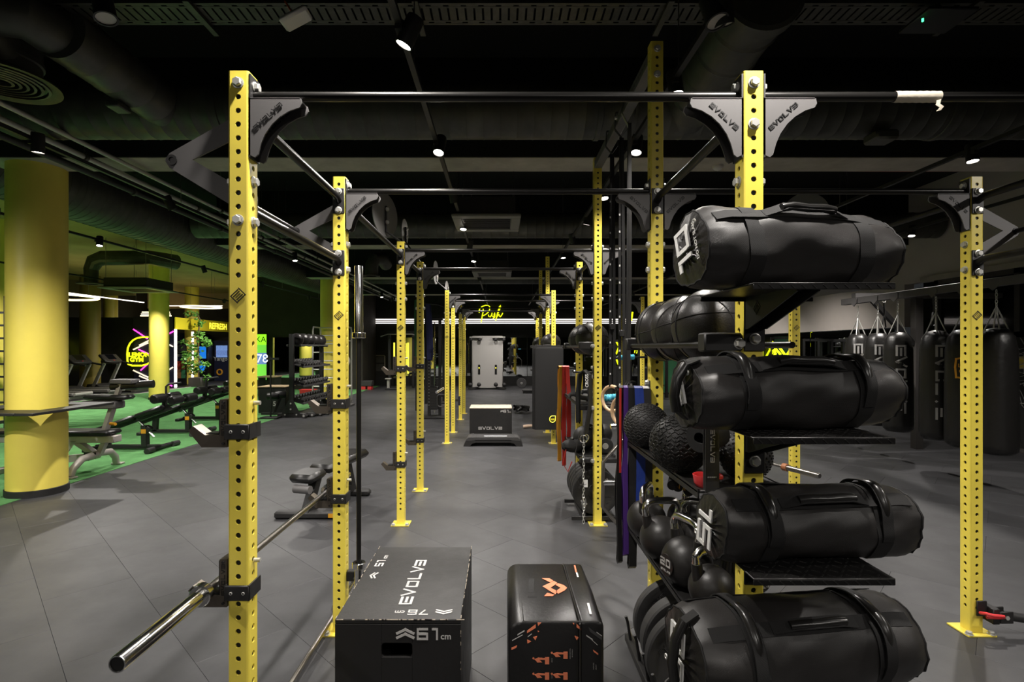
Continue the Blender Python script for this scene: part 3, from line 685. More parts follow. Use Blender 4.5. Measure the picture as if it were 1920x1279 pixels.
# horn pegs for the bands, left side of the tall upright
def peg(rig, p, d, l=.16):
    p = V(p); d = V(d)
    g = ob('storage_peg', MB().tube([p, p+d*(l-.01), p+d*l+V((0, 0, .02))], .009, 10), 'black_metal', rig, world=True)
    ob('peg_plate', MB().box(p+d*.003, (.006 if abs(d.x) > .5 else .06, .06 if abs(d.x) > .5 else .006, .12), .002), 'black_metal', g, world=True)
    for z in (.045, -.045): bolt(g, p+d*.006+V((0, 0, z)), d)
peg(rig, (XR-W/2, ROW[1]+W/2, 1.435), (-1, 0, 0), .2)
peg(rig, (XR-W/2, ROW[2]+W/2, 1.455), (-1, 0, 0), .2)
peg(rig, (XR-W/2, ROW[3]+W/2, 1.45), (-1, 0, 0), .22)
# vertical bar holder beside the second left upright
ob('bar_holder', MB().bb(XL+W/2, XL+.16, ROW[1]+.02, ROW[1]+.06, .30, .36, .004).torus((XL+.125, ROW[1]+.0, .33), .034, .006, (0, 0, 1), 18, 6), 'black_metal', rig, world=True)
# wall-ball targets on top of the rig
def target(par, c, r, nrm, foot, lb=None):
    c = V(c); nrm = V(nrm).normalized()
    t = ob('wall_ball_target', MB().lathe([(0, -.004), (r, -.004), (r, .004), (0, .004)], c, nrm, 40), 'plate_grey', par, world=True)
    ob('target_bracket', MB().tube([c+nrm*.012+V((0, 0, r*.4)), c+nrm*.012-V((0, 0, r*.75)), V(foot)], .011, 8), 'black_metal', t, world=True)
    for k in (.25, -.35): bolt(t, c+nrm*.02+V((0, 0, r*k)), nrm)
target(rig, P(722, 403, 4.9), .205, (.97, -.38, 0), (XL, ROW[2]+W/2, 2.7))
target(rig, P(759, 436, 6.1), .155, (.99, -.05, 0), (XL+.0, ROW[3]+W/2, 2.7))
target(rig, P(1511, 402, 4.94), .205, (-.25, -.9, 0), (XF, ROW[2]+W/2, 2.7))

# ---------------------------------------------------------------- the far rig
ROW2 = (9.14, 10.31, 12.15, 13.3)
rig2 = thing('power_rig', 'far yellow power rig in line behind the near one, before the mirror wall', 'power rig', (XR, ROW2[0], 0))
for i, y in enumerate(ROW2):
    upright(rig2, XL, y, 2.70, (), (2.305, 2.155))
    upright(rig2, XR, y, 3.50 if i in (1, 2) else 2.70, (), (2.305, 2.155))
    if i in (1, 2): upright(rig2, XF, y)
    crossbar(rig2, XL, XR, y)
    if i in (1, 2): crossbar(rig2, XR, XF, y)
for X in (XL, XR):
    for a, b_ in ((0, 1), (2, 3), (1, 2)): depthbar(rig2, X, ROW2[a], ROW2[b_])
storage(rig2, ROW2[0], ROW2[1]); storage(rig2, ROW2[2], ROW2[3], True, (1.148,))
target(rig2, P(817, 511, 9.2), .205, (.99, -.1, 0), (XL, ROW2[0]+W/2, 2.7))
target(rig2, P(838, 545, 10.3), .19, (.99, -.1, 0), (XL, ROW2[1]+W/2, 2.7))
ob('dip_handle', MB().tube([(XL-.04, 9.17, .86), (XL-.14, 9.17, .86), (XL-.17, 9.17, .83), (XL-.17, 9.17, .68), (XL-.14, 9.17, .65), (XL-.04, 9.17, .65)], .014, 8), 'black_metal', rig2, world=True)
ob('side_arm', MB().bb(XL+.04, XL+.11, 10.33, 10.37, .62, .66).bb(XL+.1, XL+.14, 10.32, 10.38, .54, .72), 'black_metal', rig2, world=True)
ob('landmine_post', MB().cyl((XL-.06, 9.1, .98), (XL-.16, 8.95, .92), .025, 12), 'chrome', rig2, world=True)

# ---------------------------------------------------------------- J-cup hooks, each hung on an upright
jp = [(0, .115), (0, -.06), (-.093, -.06), (-.142, .0), (-.124, .018), (-.08, -.016), (-.026, -.016), (-.026, .115)]
def jcup(X, Y, Z, label, s=-1):
    t = thing('j_cup', label, 'bar hook', (X+s*(W/2), Y, Z), group='J-cup hooks on the rig uprights')
    p = ob('hook_plate', MB().prism(jp, (s*.008, .008, 0), (-s, 0, 0), UX, (0, .055, 0)), 'jcup_steel', t, smooth=False)
    ob('liner', MB().bb(s*.034, s*.038, .01, .06, -.008, .11).bb(s*.038, s*.085, .01, .06, -.012, -.008), 'cap_black', t)
    ob('lettering', MB().merge(evolve(.014, .001), face_m((s*.021, .0075, .04), (0, 0, 1), (-1, 0, 0))), 'print_dark', p, smooth=False)
    ob('strap', MB().bb(s*.002, s*.008, -.012, .082, -.028, .027).bb(s*.008, -s*.083, -.014, -.004, -.028, .027, .003).bb(-s*.077, -s*.083, -.012, .08, -.028, .027), 'black_metal', t)
    for x in (-.02, .025): ob('rivet', MB().lathe([(.006, 0), (.006, .002), (.004, .003), (.004, 0)], (x-s*.0375, -.014, 0), (0, -1, 0), 12), 'zinc', t)
    for x in (.105, -.045): ob('rivet', MB().cyl((s*.021, .008, x), (s*.021, .003, x), .005, 10), 'black_metal', t)
    ob('pin', MB().cyl((-s*.076, .04, .1), (-s*.1, .04, .1), .008, 10), 'zinc', t)
jcup(XL, ROW[0], 1.385, 'steel J-cup hook at chest height on the nearest left yellow upright')
jcup(XL, ROW[0], .80, 'lower steel J-cup hook holding the barbell on the nearest left upright')
jcup(XL, ROW[1], 1.36, 'steel J-cup hook at chest height on the second left yellow upright')
jcup(XL, ROW[1], .80, 'lower steel J-cup hook holding the barbell on the second left upright')
jcup(XL, ROW[2], 1.49, 'steel J-cup hook at chest height on the third left yellow upright')
jcup(XL, ROW[2], .58, 'low steel J-cup hook on the third left yellow upright')
jcup(XL, ROW[3], .60, 'low steel J-cup hook on the fourth left yellow upright')
jcup(XL, ROW[3], 1.47, 'steel J-cup hook at chest height on the fourth left yellow upright')
# ================================================================ BARBELLS
def barbell(p, d, label, shaft='bar_black', sl=.42, il=1.31, roll=0):
    p = V(p); d = V(d).normalized(); t = thing('barbell', label, 'barbell', p, group='barbells')
    o = V((0, 0, 0))
    ob('shaft', MB().cyl(o-d*il/2, o+d*il/2, .014, 16), shaft, t)
    for s in (-1, 1):
        ob('collar', MB().lathe([(.02, 0), (.036, .0), (.039, .003), (.039, .03), (.036, .033), (.025, .033)], o+d*s*il/2, d*s, 28), 'chrome', t)
        e = ob('sleeve', MB().lathe([(.025, .033), (.025, sl), (.0235, sl+.003), (.021, sl+.003), (.02, sl)], o+d*s*il/2, d*s, 28), 'chrome', t)
        ob('end_cap', MB().lathe([(0, sl-.001), (.0215, sl-.001)], o+d*s*il/2, d*s, 24), 'cap_black', e)
    return t
barbell((XL-.105, 2.515, .813), (0, 1, 0), 'chrome-sleeved barbell resting in the lower J-cups of the left uprights', 'steel')
barbell((XL-.075, 2.62, .039), (0, 1, 0), 'steel barbell lying on the floor beside the black plyo box', 'steel')
barbell((XL+.125, 3.04, 1.09), (0, 0, 1), 'black barbell standing upright beside the second left upright')
t = thing('barbell_sleeve_post', 'steel barbell sleeve with copper collar sticking out of the far right upright', 'barbell', P(1500, 880, 4.8))
a, b_ = P(1440, 868, 4.98), P(1522, 889, 4.55)
dd = (b_-a).normalized()
ob('sleeve', MB().lathe([(0, 0), (.014, 0), (.014, .2), (.025, .2), (.025, .52), (.02, .535), (0, .535)], a, dd, 20), 'steel', t, world=True)
ob('collar', MB().lathe([(.025, .17), (.034, .17), (.034, .215), (.025, .215)], a, dd, 20), 'photo_brown', t, world=True)
t = thing('landmine_bar', 'black padded bar with a red locking pin at the foot of the right upright', 'lever bar', (XF+.05, 3.04, .08))
ob('mount', MB().bb(XF-.01, XF+.05, ROW[1]-.012, ROW[1]-.002, .11, .2, .003).bb(XF+.05, XF+.09, ROW[1]-.05, ROW[1]+.03, .08, .17, .004), 'black_metal', t, world=True)
ob('yoke', MB().bb(XF+.09, XF+.17, ROW[1]-.05, ROW[1]-.04, .085, .155, .004).bb(XF+.09, XF+.17, ROW[1]+.01, ROW[1]+.02, .085, .155, .004), 'black_metal', t, world=True)
ob('bar', MB().cyl((XF+.14, ROW[1]-.015, .12), (XF+.9, ROW[1]-.1, .03), .026, 18), 'rubber', t, world=True)
ob('pin', MB().tube([(XF-.0, ROW[1]-.02, .135), (XF+.0, ROW[1]-.06, .15), (XF+.03, ROW[1]-.07, .145), (XF+.09, ROW[1]-.07, .14), (XF+.1, ROW[1]-.06, .13), (XF+.08, ROW[1]-.055, .125), (XF+.01, ROW[1]-.05, .125)], .009, 8), 'red_plastic', t, world=True)
ob('bolt', MB().cyl((XF+.13, ROW[1]-.055, .12), (XF+.13, ROW[1]-.045, .12), .012, 6), 'zinc', t, world=True)

# ================================================================ PLYO BOXES
def chevrons(h): return MB().merge(stroke2([(-h*.9, 0), (0, h*.42), (h*.9, 0)], h*.28)).merge(stroke2([(-h*.9, -h*.5), (0, -h*.08), (h*.9, -h*.5)], h*.28))
t = thing('plyo_box', 'large black wooden plyo box beside the second left yellow upright', 'plyo box', (-.411, 2.44, 0))
x0, x1, y0, y1, H = -.661, -.161, 2.063, 2.815, .61; k = .018
ob('top_panel', MB().bb(x0, x1, y0, y1, H-k, H, .003), 'ply_black', t, world=True)
ob('back_panel', MB().bb(x0, x1, y1-k, y1, 0, H-k, .002), 'ply_black', t, world=True)
for a in (x0, x1-k): ob('side_panel', MB().bb(a, a+k, y0+k, y1-k, 0, H-k, .002), 'ply_black', t, world=True)
sx0, sx1, sz0, sz1 = P(715, 0, y0).x, P(773, 0, y0).x, .461, .517
fp = ob('front_panel', MB().bb(x0, sx0, y0, y0+k, 0, H-k, .001).bb(sx1, x1, y0, y0+k, 0, H-k, .001).bb(sx0, sx1, y0, y0+k, 0, sz0, .001).bb(sx0, sx1, y0, y0+k, sz1, H-k, .001), 'ply_black', t, world=True, smooth=False)
ed = MB()
for s in (sx0, sx1):
    for z in (sz0, sz1):
        q = .014; cx = s+(q if s == sx0 else -q); cz = z+(q if z == sz0 else -q)
        ed.prism([(s, z)]+[(cx+q*math.cos(a), cz+q*math.sin(a)) for a in [R(g) for g in ((range(180, 271, 15) if z == sz0 else range(180, 89, -15)) if s == sx0 else (range(270, 361, 15) if z == sz0 else range(90, -1, -15)))]], (0, y0+.0005, 0), RX, UX, (0, k-.001, 0))
ob('slot_corner', ed, 'ply_black', fp, world=True, smooth=False)
we = MB()
random.seed(3)
for i in range(26):
    a = random.random(); l = random.uniform(.004, .03); wx = x0+a*(x1-x0); wy = y0+a*(y1-y0)
    we.bb(wx, wx+l, y0-.0004, y0+.0012, H-.0022, H+.0004); we.bb(x1-.0012, x1+.0004, wy, wy+l, H-.0022, H+.0004); we.bb(x0-.0004, x0+.001, wy, wy+l*.8, H-.002, H+.0004)
for i in range(8):
    z = random.random()*H; we.bb(x1-.001, x1+.0005, y0-.0004, y0+.001, z, z+random.uniform(.005, .02))
ob('edge_wear', we, 'worn_wood', t, world=True, smooth=False, kind='stuff')
def pr(par, mb, m, o, u, q): return ob('print', MB().merge(mb, face_m(o, u, q)), m, par, world=True, smooth=False)
top = H+.0005
pr(t, evolve(.056), 'print_grey', (-.405, 2.41, top), (0, 1, 0), LX)
pr(t, digits('61', .048), 'print_grey', (P(802, 0, y0).x, y0-.0005, .553), RX, UX); pr(t, txt('cm', .018, bold=.02), 'print_grey', (P(836, 0, y0).x, y0-.0005, .54), RX, UX); pr(t, chevrons(.035), 'print_grey', (P(760, 0, y0).x, y0-.0005, .556), RX, UX)
pr(t, digits('76', .04), 'print_grey', (-.34, 2.118, top), LX, (0, -1, 0)); pr(t, txt('cm', .018, bold=.02), 'print_grey', (-.415, 2.124, top), LX, (0, -1, 0)); pr(t, chevrons(.033), 'print_grey', (-.235, 2.12, top), LX, (0, -1, 0))
pr(t, digits('51', .042), 'print_grey', (-.607, 2.6, top), (0, 1, 0), LX); pr(t, txt('cm', .018, bold=.02), 'print_grey', (-.595, 2.68, top), (0, 1, 0), LX); pr(t, chevrons(.03), 'print_grey', (-.607, 2.46, top), (0, 1, 0), LX)

t = thing('plyo_box', 'far black plyo box standing behind the grey aerobic step', 'plyo box', (-.16, 9.6, 0))
x0, x1, y0, y1 = -.572, .19, 9.35, 9.86
for nm, q in (('front_panel', (x0, x1, y0, y0+k, 0, .592)), ('back_panel', (x0, x1, y1-k, y1, 0, .592)), ('side_panel', (x0, x0+k, y0+k, y1-k, 0, .592)), ('side_panel', (x1-k, x1, y0+k, y1-k, 0, .592))): ob(nm, MB().bb(*q, .002), 'ply_black', t, world=True)
ob('top_panel', MB().bb(x0, x1, y0, y1, .592, .61, .002), 'worn_wood', t, world=True)
pr(t, evolve(.052), 'print_grey', (-.2, y0-.001, .24), RX, UX); pr(t, digits('61', .05), 'print_grey', (.085, y0-.001, .545), RX, UX); pr(t, txt('cm', .018, bold=.02), 'print_grey', (.15, y0-.001, .53), RX, UX); pr(t, chevrons(.03), 'print_grey', (.015, y0-.001, .55), RX, UX); pr(t, digits('76', .045), 'print_grey', (-.515, y0-.001, .1), UX, LX)
t = thing('aerobic_step', 'low grey aerobic step platform in front of the far plyo box', 'step platform', (-.14, 9.05, 0))
ob('deck', MB().prism([(-.46, .12), (-.42, .15), (.42, .15), (.46, .12), (.47, .1), (-.47, .1)], (-.14, 8.9, 0), RX, UX, (0, .4, 0)), 'rubber_grey', t, world=True)
for i in range(30): pass
rb = MB()
for i in range(26): rb.bb(-.14-.38+i*.03, -.14-.38+i*.03+.012, 8.92, 9.28, .15, .154)
ob('grip_rib', rb, 'rubber_grey', t, world=True, smooth=False, kind='stuff')
for s in (-1, 1): ob('foot_block', MB().prism([(.3, .1), (.47, .1), (.51, 0), (.40, 0), (.36, .05), (.3, .06)], (-.14, 8.88, 0), (s, 0, 0), UX, (0, .44, 0)), 'rubber', t, world=True)
ob('front_skirt', MB().bb(-.46, .18, 8.9, 8.92, .06, .11), 'rubber', t, world=True)
ob('label_strip', MB().bb(-.3, .1, 9.0, 9.05, .154, .1555), 'print_white', t, world=True)

# soft foam plyo box
t = thing('soft_plyo_box', 'black vinyl soft plyo box with an orange emblem on top', 'plyo box', (.235, 2.54, 0))
x0, xs, x1, y0, y1, H = .032, .337, .442, 2.236, 2.845, .51
def pillow(x0, x1, y0, y1, z0, z1, rl, rr):
    pts = [(x0, z0)]+[(x0+rl-rl*math.cos(a), z1-rl+rl*math.sin(a)) for a in (R(g) for g in range(0, 91, 15))]+[(x1-rr+rr*math.sin(a), z1-rr+rr*math.cos(a)) for a in (R(g) for g in range(0, 91, 30))]+[(x1, z0)]
    b = MB(); n = len(pts); e = .012; vs = []
    for y, ins in ((y0, e), (y0+e*.35, e*.3), (y0+e, 0), ((y0+y1)/2, -.004), (y1-e, 0), (y1-e*.35, e*.3), (y1, e)):
        cx, cz = (x0+x1)/2, (z0+z1)/2
        vs += [(x+(ins if x < cx else -ins), y, z+(-ins if z > cz else 0)) for x, z in pts]
    fs = [(i*n+j, i*n+(j+1) % n, i*n+n+(j+1) % n, i*n+n+j) for i in range(6) for j in range(n)]
    b.add(vs, fs+[tuple(range(n)), tuple(range(6*n, 7*n))]); return b
ob('foam_block', pillow(x0, xs, y0, y1, 0, H, .055, .012), 'vinyl', t, world=True)
ob('side_block', pillow(xs+.004, x1, y0, y1, 0, H, .012, .025), 'vinyl', t, world=True)
ob('seam', MB().tube([(xs+.002, y0+.002, .02), (xs+.002, y0+.002, H-.012), (xs+.002, y0+.015, H), (xs+.002, y1-.015, H)], .0045, 6).tube([(.095, y0+.01, H+.001), (.095, y1-.01, H+.001)], .002, 6).tube([(.09, y0+.008, H-.004), (x1-.02, y0+.008, H-.004)], .0045, 6), 'leather', t, world=True)
ob('strap_loop', MB().ribbon([PZ(996, 1112, H+.002), PZ(996, 1100, H+.01), PZ(997, 1086, H+.006)], (.028, 0, 0), .004).ribbon([PZ(990, 1120, H+.002), PZ(1008, 1120, H+.002)], (0, .02, 0), .002), 'webbing', t, world=True)
def topoly(par, pts, m, z, nm='print'):
    q = [PZ(x, y, z) for x, y in pts]
    ob(nm, MB().prism([(v.x, v.y) for v in q], (0, 0, z), RX, (0, 1, 0), (0, 0, .001)), m, par, world=True, smooth=False)
def cr(l, ox, oy, k=3.5625): return [(ox+x/k, oy+y/k) for x, y in l]
for q in ([(200, 587), (250, 587), (275, 602), (256, 614)], [(280, 604), (303, 618), (258, 650), (303, 672), (290, 694), (204, 640)], [(308, 620), (345, 632), (368, 650), (352, 668), (310, 690), (290, 674), (325, 650), (290, 630)], [(215, 706), (235, 684), (285, 696), (270, 706)]): topoly(t, cr(q, 960, 920), 'print_orange', H+.0062)
for q, m in (([(413, 500), (424, 500), (434, 545), (423, 545)], 'print_orange'), ([(426, 548), (437, 548), (446, 578), (435, 578)], 'print_white'), ([(500, 752), (516, 752), (534, 826), (518, 826)], 'print_white')): topoly(t, cr(q, 960, 920), m, H+.0062)
def fpoly(pts, m, off=.001): 
    q = [P(x, y, y0-off) for x, y in pts]
    ob('print', MB().prism([(v.x, v.z) for v in q], (0, y0-off, 0), RX, UX, (0, .0015, 0)), m, t, world=True, smooth=False)
K = 5.35
for q, m in (([(258, 765), (345, 700), (345, 735), (258, 790)], 'print_orange'), ([(362, 685), (400, 685), (370, 716)], 'print_orange'), ([(318, 830), (360, 818), (342, 862)], 'print_orange'), ([(258, 852), (300, 872), (262, 893)], 'print_orange'), ([(102, 935), (158, 912), (150, 935), (102, 958)], 'print_orange'), ([(366, 762), (380, 772), (366, 780)], 'print_orange'), ([(716, 688), (732, 688), (728, 706)], 'print_orange'), ([(755, 695), (798, 740), (798, 758), (755, 730)], 'print_orange'), ([(733, 815), (776, 832), (756, 860)], 'print_orange'), ([(920, 955), (972, 992), (972, 1010), (926, 975)], 'print_orange'), ([(162, 800), (232, 760), (232, 772), (162, 812)], 'print_grey'), ([(108, 860), (214, 802), (214, 810), (108, 868)], 'print_grey'), ([(265, 822), (306, 792), (306, 800), (265, 830)], 'print_grey'), ([(852, 805), (918, 850), (916, 862), (852, 818)], 'print_grey'), ([(905, 850), (965, 905), (965, 912), (905, 858)], 'print_grey'), ([(875, 730), (1010, 830), (1010, 862), (890, 775)], 'rubber_grey'), ([(955, 775), (1010, 815), (1010, 822), (955, 784)], 'print_grey')):
    fpoly(cr(q, 940, 1040, K), m)
# pictograms and captions printed sideways on the front
for bx, by in ((480, 1030), (480, 1185), (665, 975), (665, 1185)):
    fpoly(cr([(bx-42, by), (bx, by), (bx, by+72), (bx-42, by+72)], 940, 1040, K), 'print_orange')
    fpoly(cr([(bx-150, by+20), (bx-110, by+5), (bx-42, by+10), (bx-42, by+26), (bx-100, by+26), (bx-70, by+52), (bx-120, by+54), (bx-128, by+40)], 940, 1040, K), 'print_orange')
    c = P(940+(bx-158)/K, 1040+(by+12)/K, y0-.001)
    ob('print', MB().cyl(c, c+V((0, .0015, 0)), .0045, 10), 'print_orange', t, world=True)
for s, x, y, h in (('STEP UP', 508, 1060, 9), ('SQUAT', 508, 1225, 9), ('RAISED HAMSTRING', 690, 995, 8), ('HIP EXTENSION', 712, 990, 8), ('EXERCISES', 925, 1120, 10), ('LIBRARY', 950, 1130, 10)):
    o = P(940+x/K, 1040+y/K, y0-.001); ob('print', MB().merge(txt(s, h/K/436, .001), face_m(o, UX, LX)), 'print_grey', t, world=True, smooth=False)

# ================================================================ SANDBAGS
def sandbag(xc, yc, zb, L, r, num, label, sub=None, yaw=0, loop=False, seed=1, ht=(58, 1.0), arcs=True):
    random.seed(seed)
    t = thing('sandbag', label, 'sandbag', (xc, yc, zb), R(yaw), group='sandbags on the tread-plate shelves')
    n, K = 56, 22; vs = []
    ph = [random.uniform(0, 6.28) for _ in range(6)]
    def rad(x, a):
        e = max(0, abs(x)-(L/2-.07))/.07
        q = r*(1-.13*e**2.2)*(1-.055*e*abs(math.sin(9*a+ph[0]))**.6)
        q += .0045*math.sin(3*a+ph[1]+9*x)+.0035*math.sin(2*a+ph[2]-14*x)+.0025*math.sin(5*a+21*x+ph[3])+.0015*math.sin(9*a-33*x+ph[5])
        return q
    def pt(x, a, off=0):
        q = rad(x, a)+off; y, z = q*math.cos(a), q*math.sin(a)
        if z < -r*.9: z = -r*.9+(z+r*.9)*.15
        return V((x, -y, z+r*.925))
    for i in range(K+1):
        x = -L/2+L*i/K
        vs += [pt(x, 2*math.pi*j/n) for j in range(n)]
    fs = [(i*n+j, i*n+(j+1) % n, i*n+n+(j+1) % n, i*n+n+j) for i in range(K) for j in range(n)]
    ob('body', MB().add(vs, fs), 'ripstop', t)
    for s in (-1, 1):
        vs = []; fs = []
        for i in range(9):
            f = 1-i/8
            for j in range(n):
                a = 2*math.pi*j/n; p = pt(s*L/2, a); c = V((s*L/2, 0, r*.925)); q = c+(p-c)*f
                q.x += s*(.02*(1-f**2)-.006*abs(math.sin(9*a+ph[4]))*f*(1-f)*4); vs.append(q)
        fs = [(i*n+j, i*n+(j+1) % n, i*n+n+(j+1) % n, i*n+n+j) for i in range(8) for j in range(n)]
        e = ob('end_panel', MB().add(vs, fs), 'leather', t)
        ob('piping', MB().tube([pt(s*(L/2-.002), 2*math.pi*j/n, .001) for j in range(n)], .0035, 6, True), 'webbing', e)
        if s < 0 and num:
            rr = R(ht[0])
            u = V((0, -math.cos(rr), -math.sin(rr))); q = V((0, -math.sin(rr), math.cos(rr)))*1
            o = V((-L/2-.0225, 0, r*.925))
            ob('print', MB().merge(digits(num, r*.62*ht[1], .004), face_m(o-V((-.003, 0, 0)), u, q)), 'print_white', e, smooth=False)
            if sub: ob('print', MB().merge(txt(sub, r*.105, .004, .02), face_m(o-q*r*.5+V((.004, 0, 0)), u, q)), 'print_white', e, smooth=False)
            ob('eyelet', MB().torus(o+u*r*.45-q*r*.55+V((.006, 0, 0)), .007, .003, (1, 0, 0), 14, 6), 'zinc', e)
    for x in (-L*.28, L*.28):        # webbing rings and arched grips
        ob('web_band', MB().ribbon([pt(x, 2*math.pi*j/n, .0015) for j in range(n+1)], (.052, 0, 0), .003), 'webbing', t)
        A = [R(g) for g in range(150, -36, -6)]
        def arc(a0, a1, st, off): return [pt(x+(.004 if x > 0 else -.004), R(g), off+.016*math.sin(math.pi*(g-a1)/(a0-a1))) for g in range(a0, a1-1, -st)]
        if not arcs: continue
        g = ob('grip_strap', MB().ribbon(arc(128, -18, 6, .004), (.036, 0, 0), .004), 'webbing', t)
        ob('grip_sleeve', MB().tube(arc(84, 22, 5, .006), .0145, 12, flat=.75), 'grip', g)
    for a in (48, 118): ob('web_strip', MB().ribbon([pt(-L*.45+L*.9*i/14, R(a), .0015) for i in range(15)], (0, .042*math.sin(R(a)), .042*math.cos(R(a))), .003), 'webbing', t)
    a = R(48); hx = .11
    h = ob('top_handle', MB().ribbon([pt(-hx-.03, a, .002), pt(-hx, a, .012), pt(-hx*.7, a, .026), pt(hx*.7, a, .026), pt(hx, a, .012), pt(hx+.03, a, .002)], (0, .035*math.sin(a), .035*math.cos(a)), .005), 'webbing', t)
    ob('grip_sleeve', MB().tube([pt(-hx*.82, a, .02), pt(-hx*.5, a, .027), pt(0, a, .025), pt(hx*.5, a, .027), pt(hx*.82, a, .02)], .015, 14, flat=.85), 'grip', h)
    if loop:
        c = V((-L/2, 0, r*.925)); lp = [c+V((.03, -.02, r*.92)), c+V((-.015, -.03, r*.8)), c+V((-.045, -.035, r*.45)), c+V((-.055, -.035, 0)), c+V((-.045, -.03, -r*.4)), c+V((-.01, -.02, -r*.62))]
        o = ob('end_loop', MB().ribbon(lp, (0, .034, 0), .005), 'webbing', t); ob('grip_sleeve', MB().tube(lp[1:5], .016, 12), 'grip', o)
    return t
sandbag(.925, 1.70, SHZ[0], .66, .132, '10', 'topmost black sandbag marked 10 with DO NOT SLAM on its end', 'DO NOT SLAM', 9, seed=2, ht=(-107, 1), arcs=False)
sandbag(.915, 1.68, SHZ[1], .68, .118, '5', 'second black sandbag from the top, with an arched end grip, below the wall balls', None, 8, True, 5, ht=(-110, 1))
sandbag(.98, 1.67, SHZ[2], .64, .112, '15', 'third black sandbag from the top, marked 15, beside the kettlebells', None, 6, seed=9, ht=(97, 1.1))
sandbag(.93, 1.67, SHZ[3], .73, .148, '20', 'lowest and thickest black sandbag, in front of the bumper plates', None, 8, True, 12, ht=(95, .9))

# ================================================================ BALLS
def wall_ball(c, r, label, yaw=0, print_=False, grp='wall balls on the rig rails'):
    c = V(c); t = thing('wall_ball', label, 'medicine ball', c-V((0, 0, r)), R(yaw), group=grp); o = V((0, 0, r))
    b = MB().sphere(o, r, 40, 24)
    b.v = [tuple(o+(V(v)-o)*(1+.012*math.sin(3*math.atan2(V(v).y, V(v).x-o.x)+1)*math.cos(4*(V(v).z-o.z)/r))) for v in b.v]
    ob('shell', b, 'leather', t)
    for d, off in (((1, .1, .1), 0), ((.2, 1, 0), 0), ((.9, .3, .2), .45), ((.9, .3, .2), -.45), ((.1, .2, 1), .1)):
        d = V(d).normalized(); rr = r*math.sqrt(1-off*off)
        ob('seam', MB().torus(o+d*off*r, rr*1.006, .0022, d, 48, 5), 'webbing', t)
    if print_:
        u = V((.78, -.5, -.36)).normalized(); nrm = V((-.35, -.85, .38)).normalized(); q = nrm.cross(u)
        pm = evolve(.022, .002); fm = face_m((0, 0, 0), u, q); bb = MB().merge(pm, fm)
        bb.v = [tuple(o+(V(v)+nrm*r).normalized()*(r*1.012)) for v in bb.v]
        ob('print', bb, 'print_grey', t, smooth=False)
for i, (y, yw) in enumerate(((2.28, 20), (2.6, 60), (2.92, 100))): wall_ball((XR, y, 1.782+.0), .166, ('black wall ball behind the front right upright, nearest of three on the rails', 'middle black wall ball with a small grey brand name, on the front rails', 'farthest of the three black wall balls on the front rails')[i], yw, i == 1)
for i, y in enumerate((5.28, 5.82)): wall_ball((XR, y, 1.782), .166, ('nearer black wall ball on the middle rails behind the tall upright', 'farther black wall ball on the middle rails')[i], 40*i)
for i, y in enumerate((9.5, 9.95, 12.6)): wall_ball((XR, y, 1.782), .166, ('nearest wall ball on the far rig above the hanging mats', 'second wall ball on the far rig above the hanging mats', 'wall ball on the last rails of the far rig')[i], 30*i)
def slam_ball(c, r, label, stud=False, seed=1):
    random.seed(seed); c = V(c); t = thing('slam_ball', label, 'slam ball', c-V((0, 0, r)), group='slam balls on the middle tray'); o = V((0, 0, r))
    ob('shell', MB().sphere(o, r, 40, 24), 'rubber', t); tr = MB()
    if stud:
        for i in range(330):
            z = 1-2*(i+.5)/330; a = i*2.39996; q = math.sqrt(1-z*z); d = V((q*math.cos(a), q*math.sin(a), z))
            tr.lathe([(0, .004), (.0042, .004), (.0065, -.001)], o+d*r, d, 7)
    else:
        for i in range(1, 24):
            th = math.pi*i/24; nn = max(4, int(44*math.sin(th)))
            for j in range(nn):
                a = 2*math.pi*(j+.5*(i % 2))/nn; d = V((math.sin(th)*math.cos(a), math.sin(th)*math.sin(a), math.cos(th)))
                e = V((-math.sin(a), math.cos(a), 0)); f = d.cross(e); g = R(38 if j % 2 else -38)
                u = e*math.cos(g)+f*math.sin(g); m = M((u, d.cross(u), d)).transposed()
                tr.box(o+d*(r+.0005), (.019, .0075, .0045), .0015, m.to_4x4())
    ob('tread', tr, 'rubber', t, kind='stuff')
slam_ball((.787, 2.82, 1.148+.119), .119, 'farther slam ball with chevron tread on the middle tray, beside the bands', seed=1)
slam_ball((.775, 2.26, 1.148+.125), .125, 'nearer slam ball with chevron tread on the middle tray, above the kettlebells', seed=2)
slam_ball((1.0, 2.13, 1.148+.1), .1, 'studded black ball behind the front right upright on the middle tray', True)

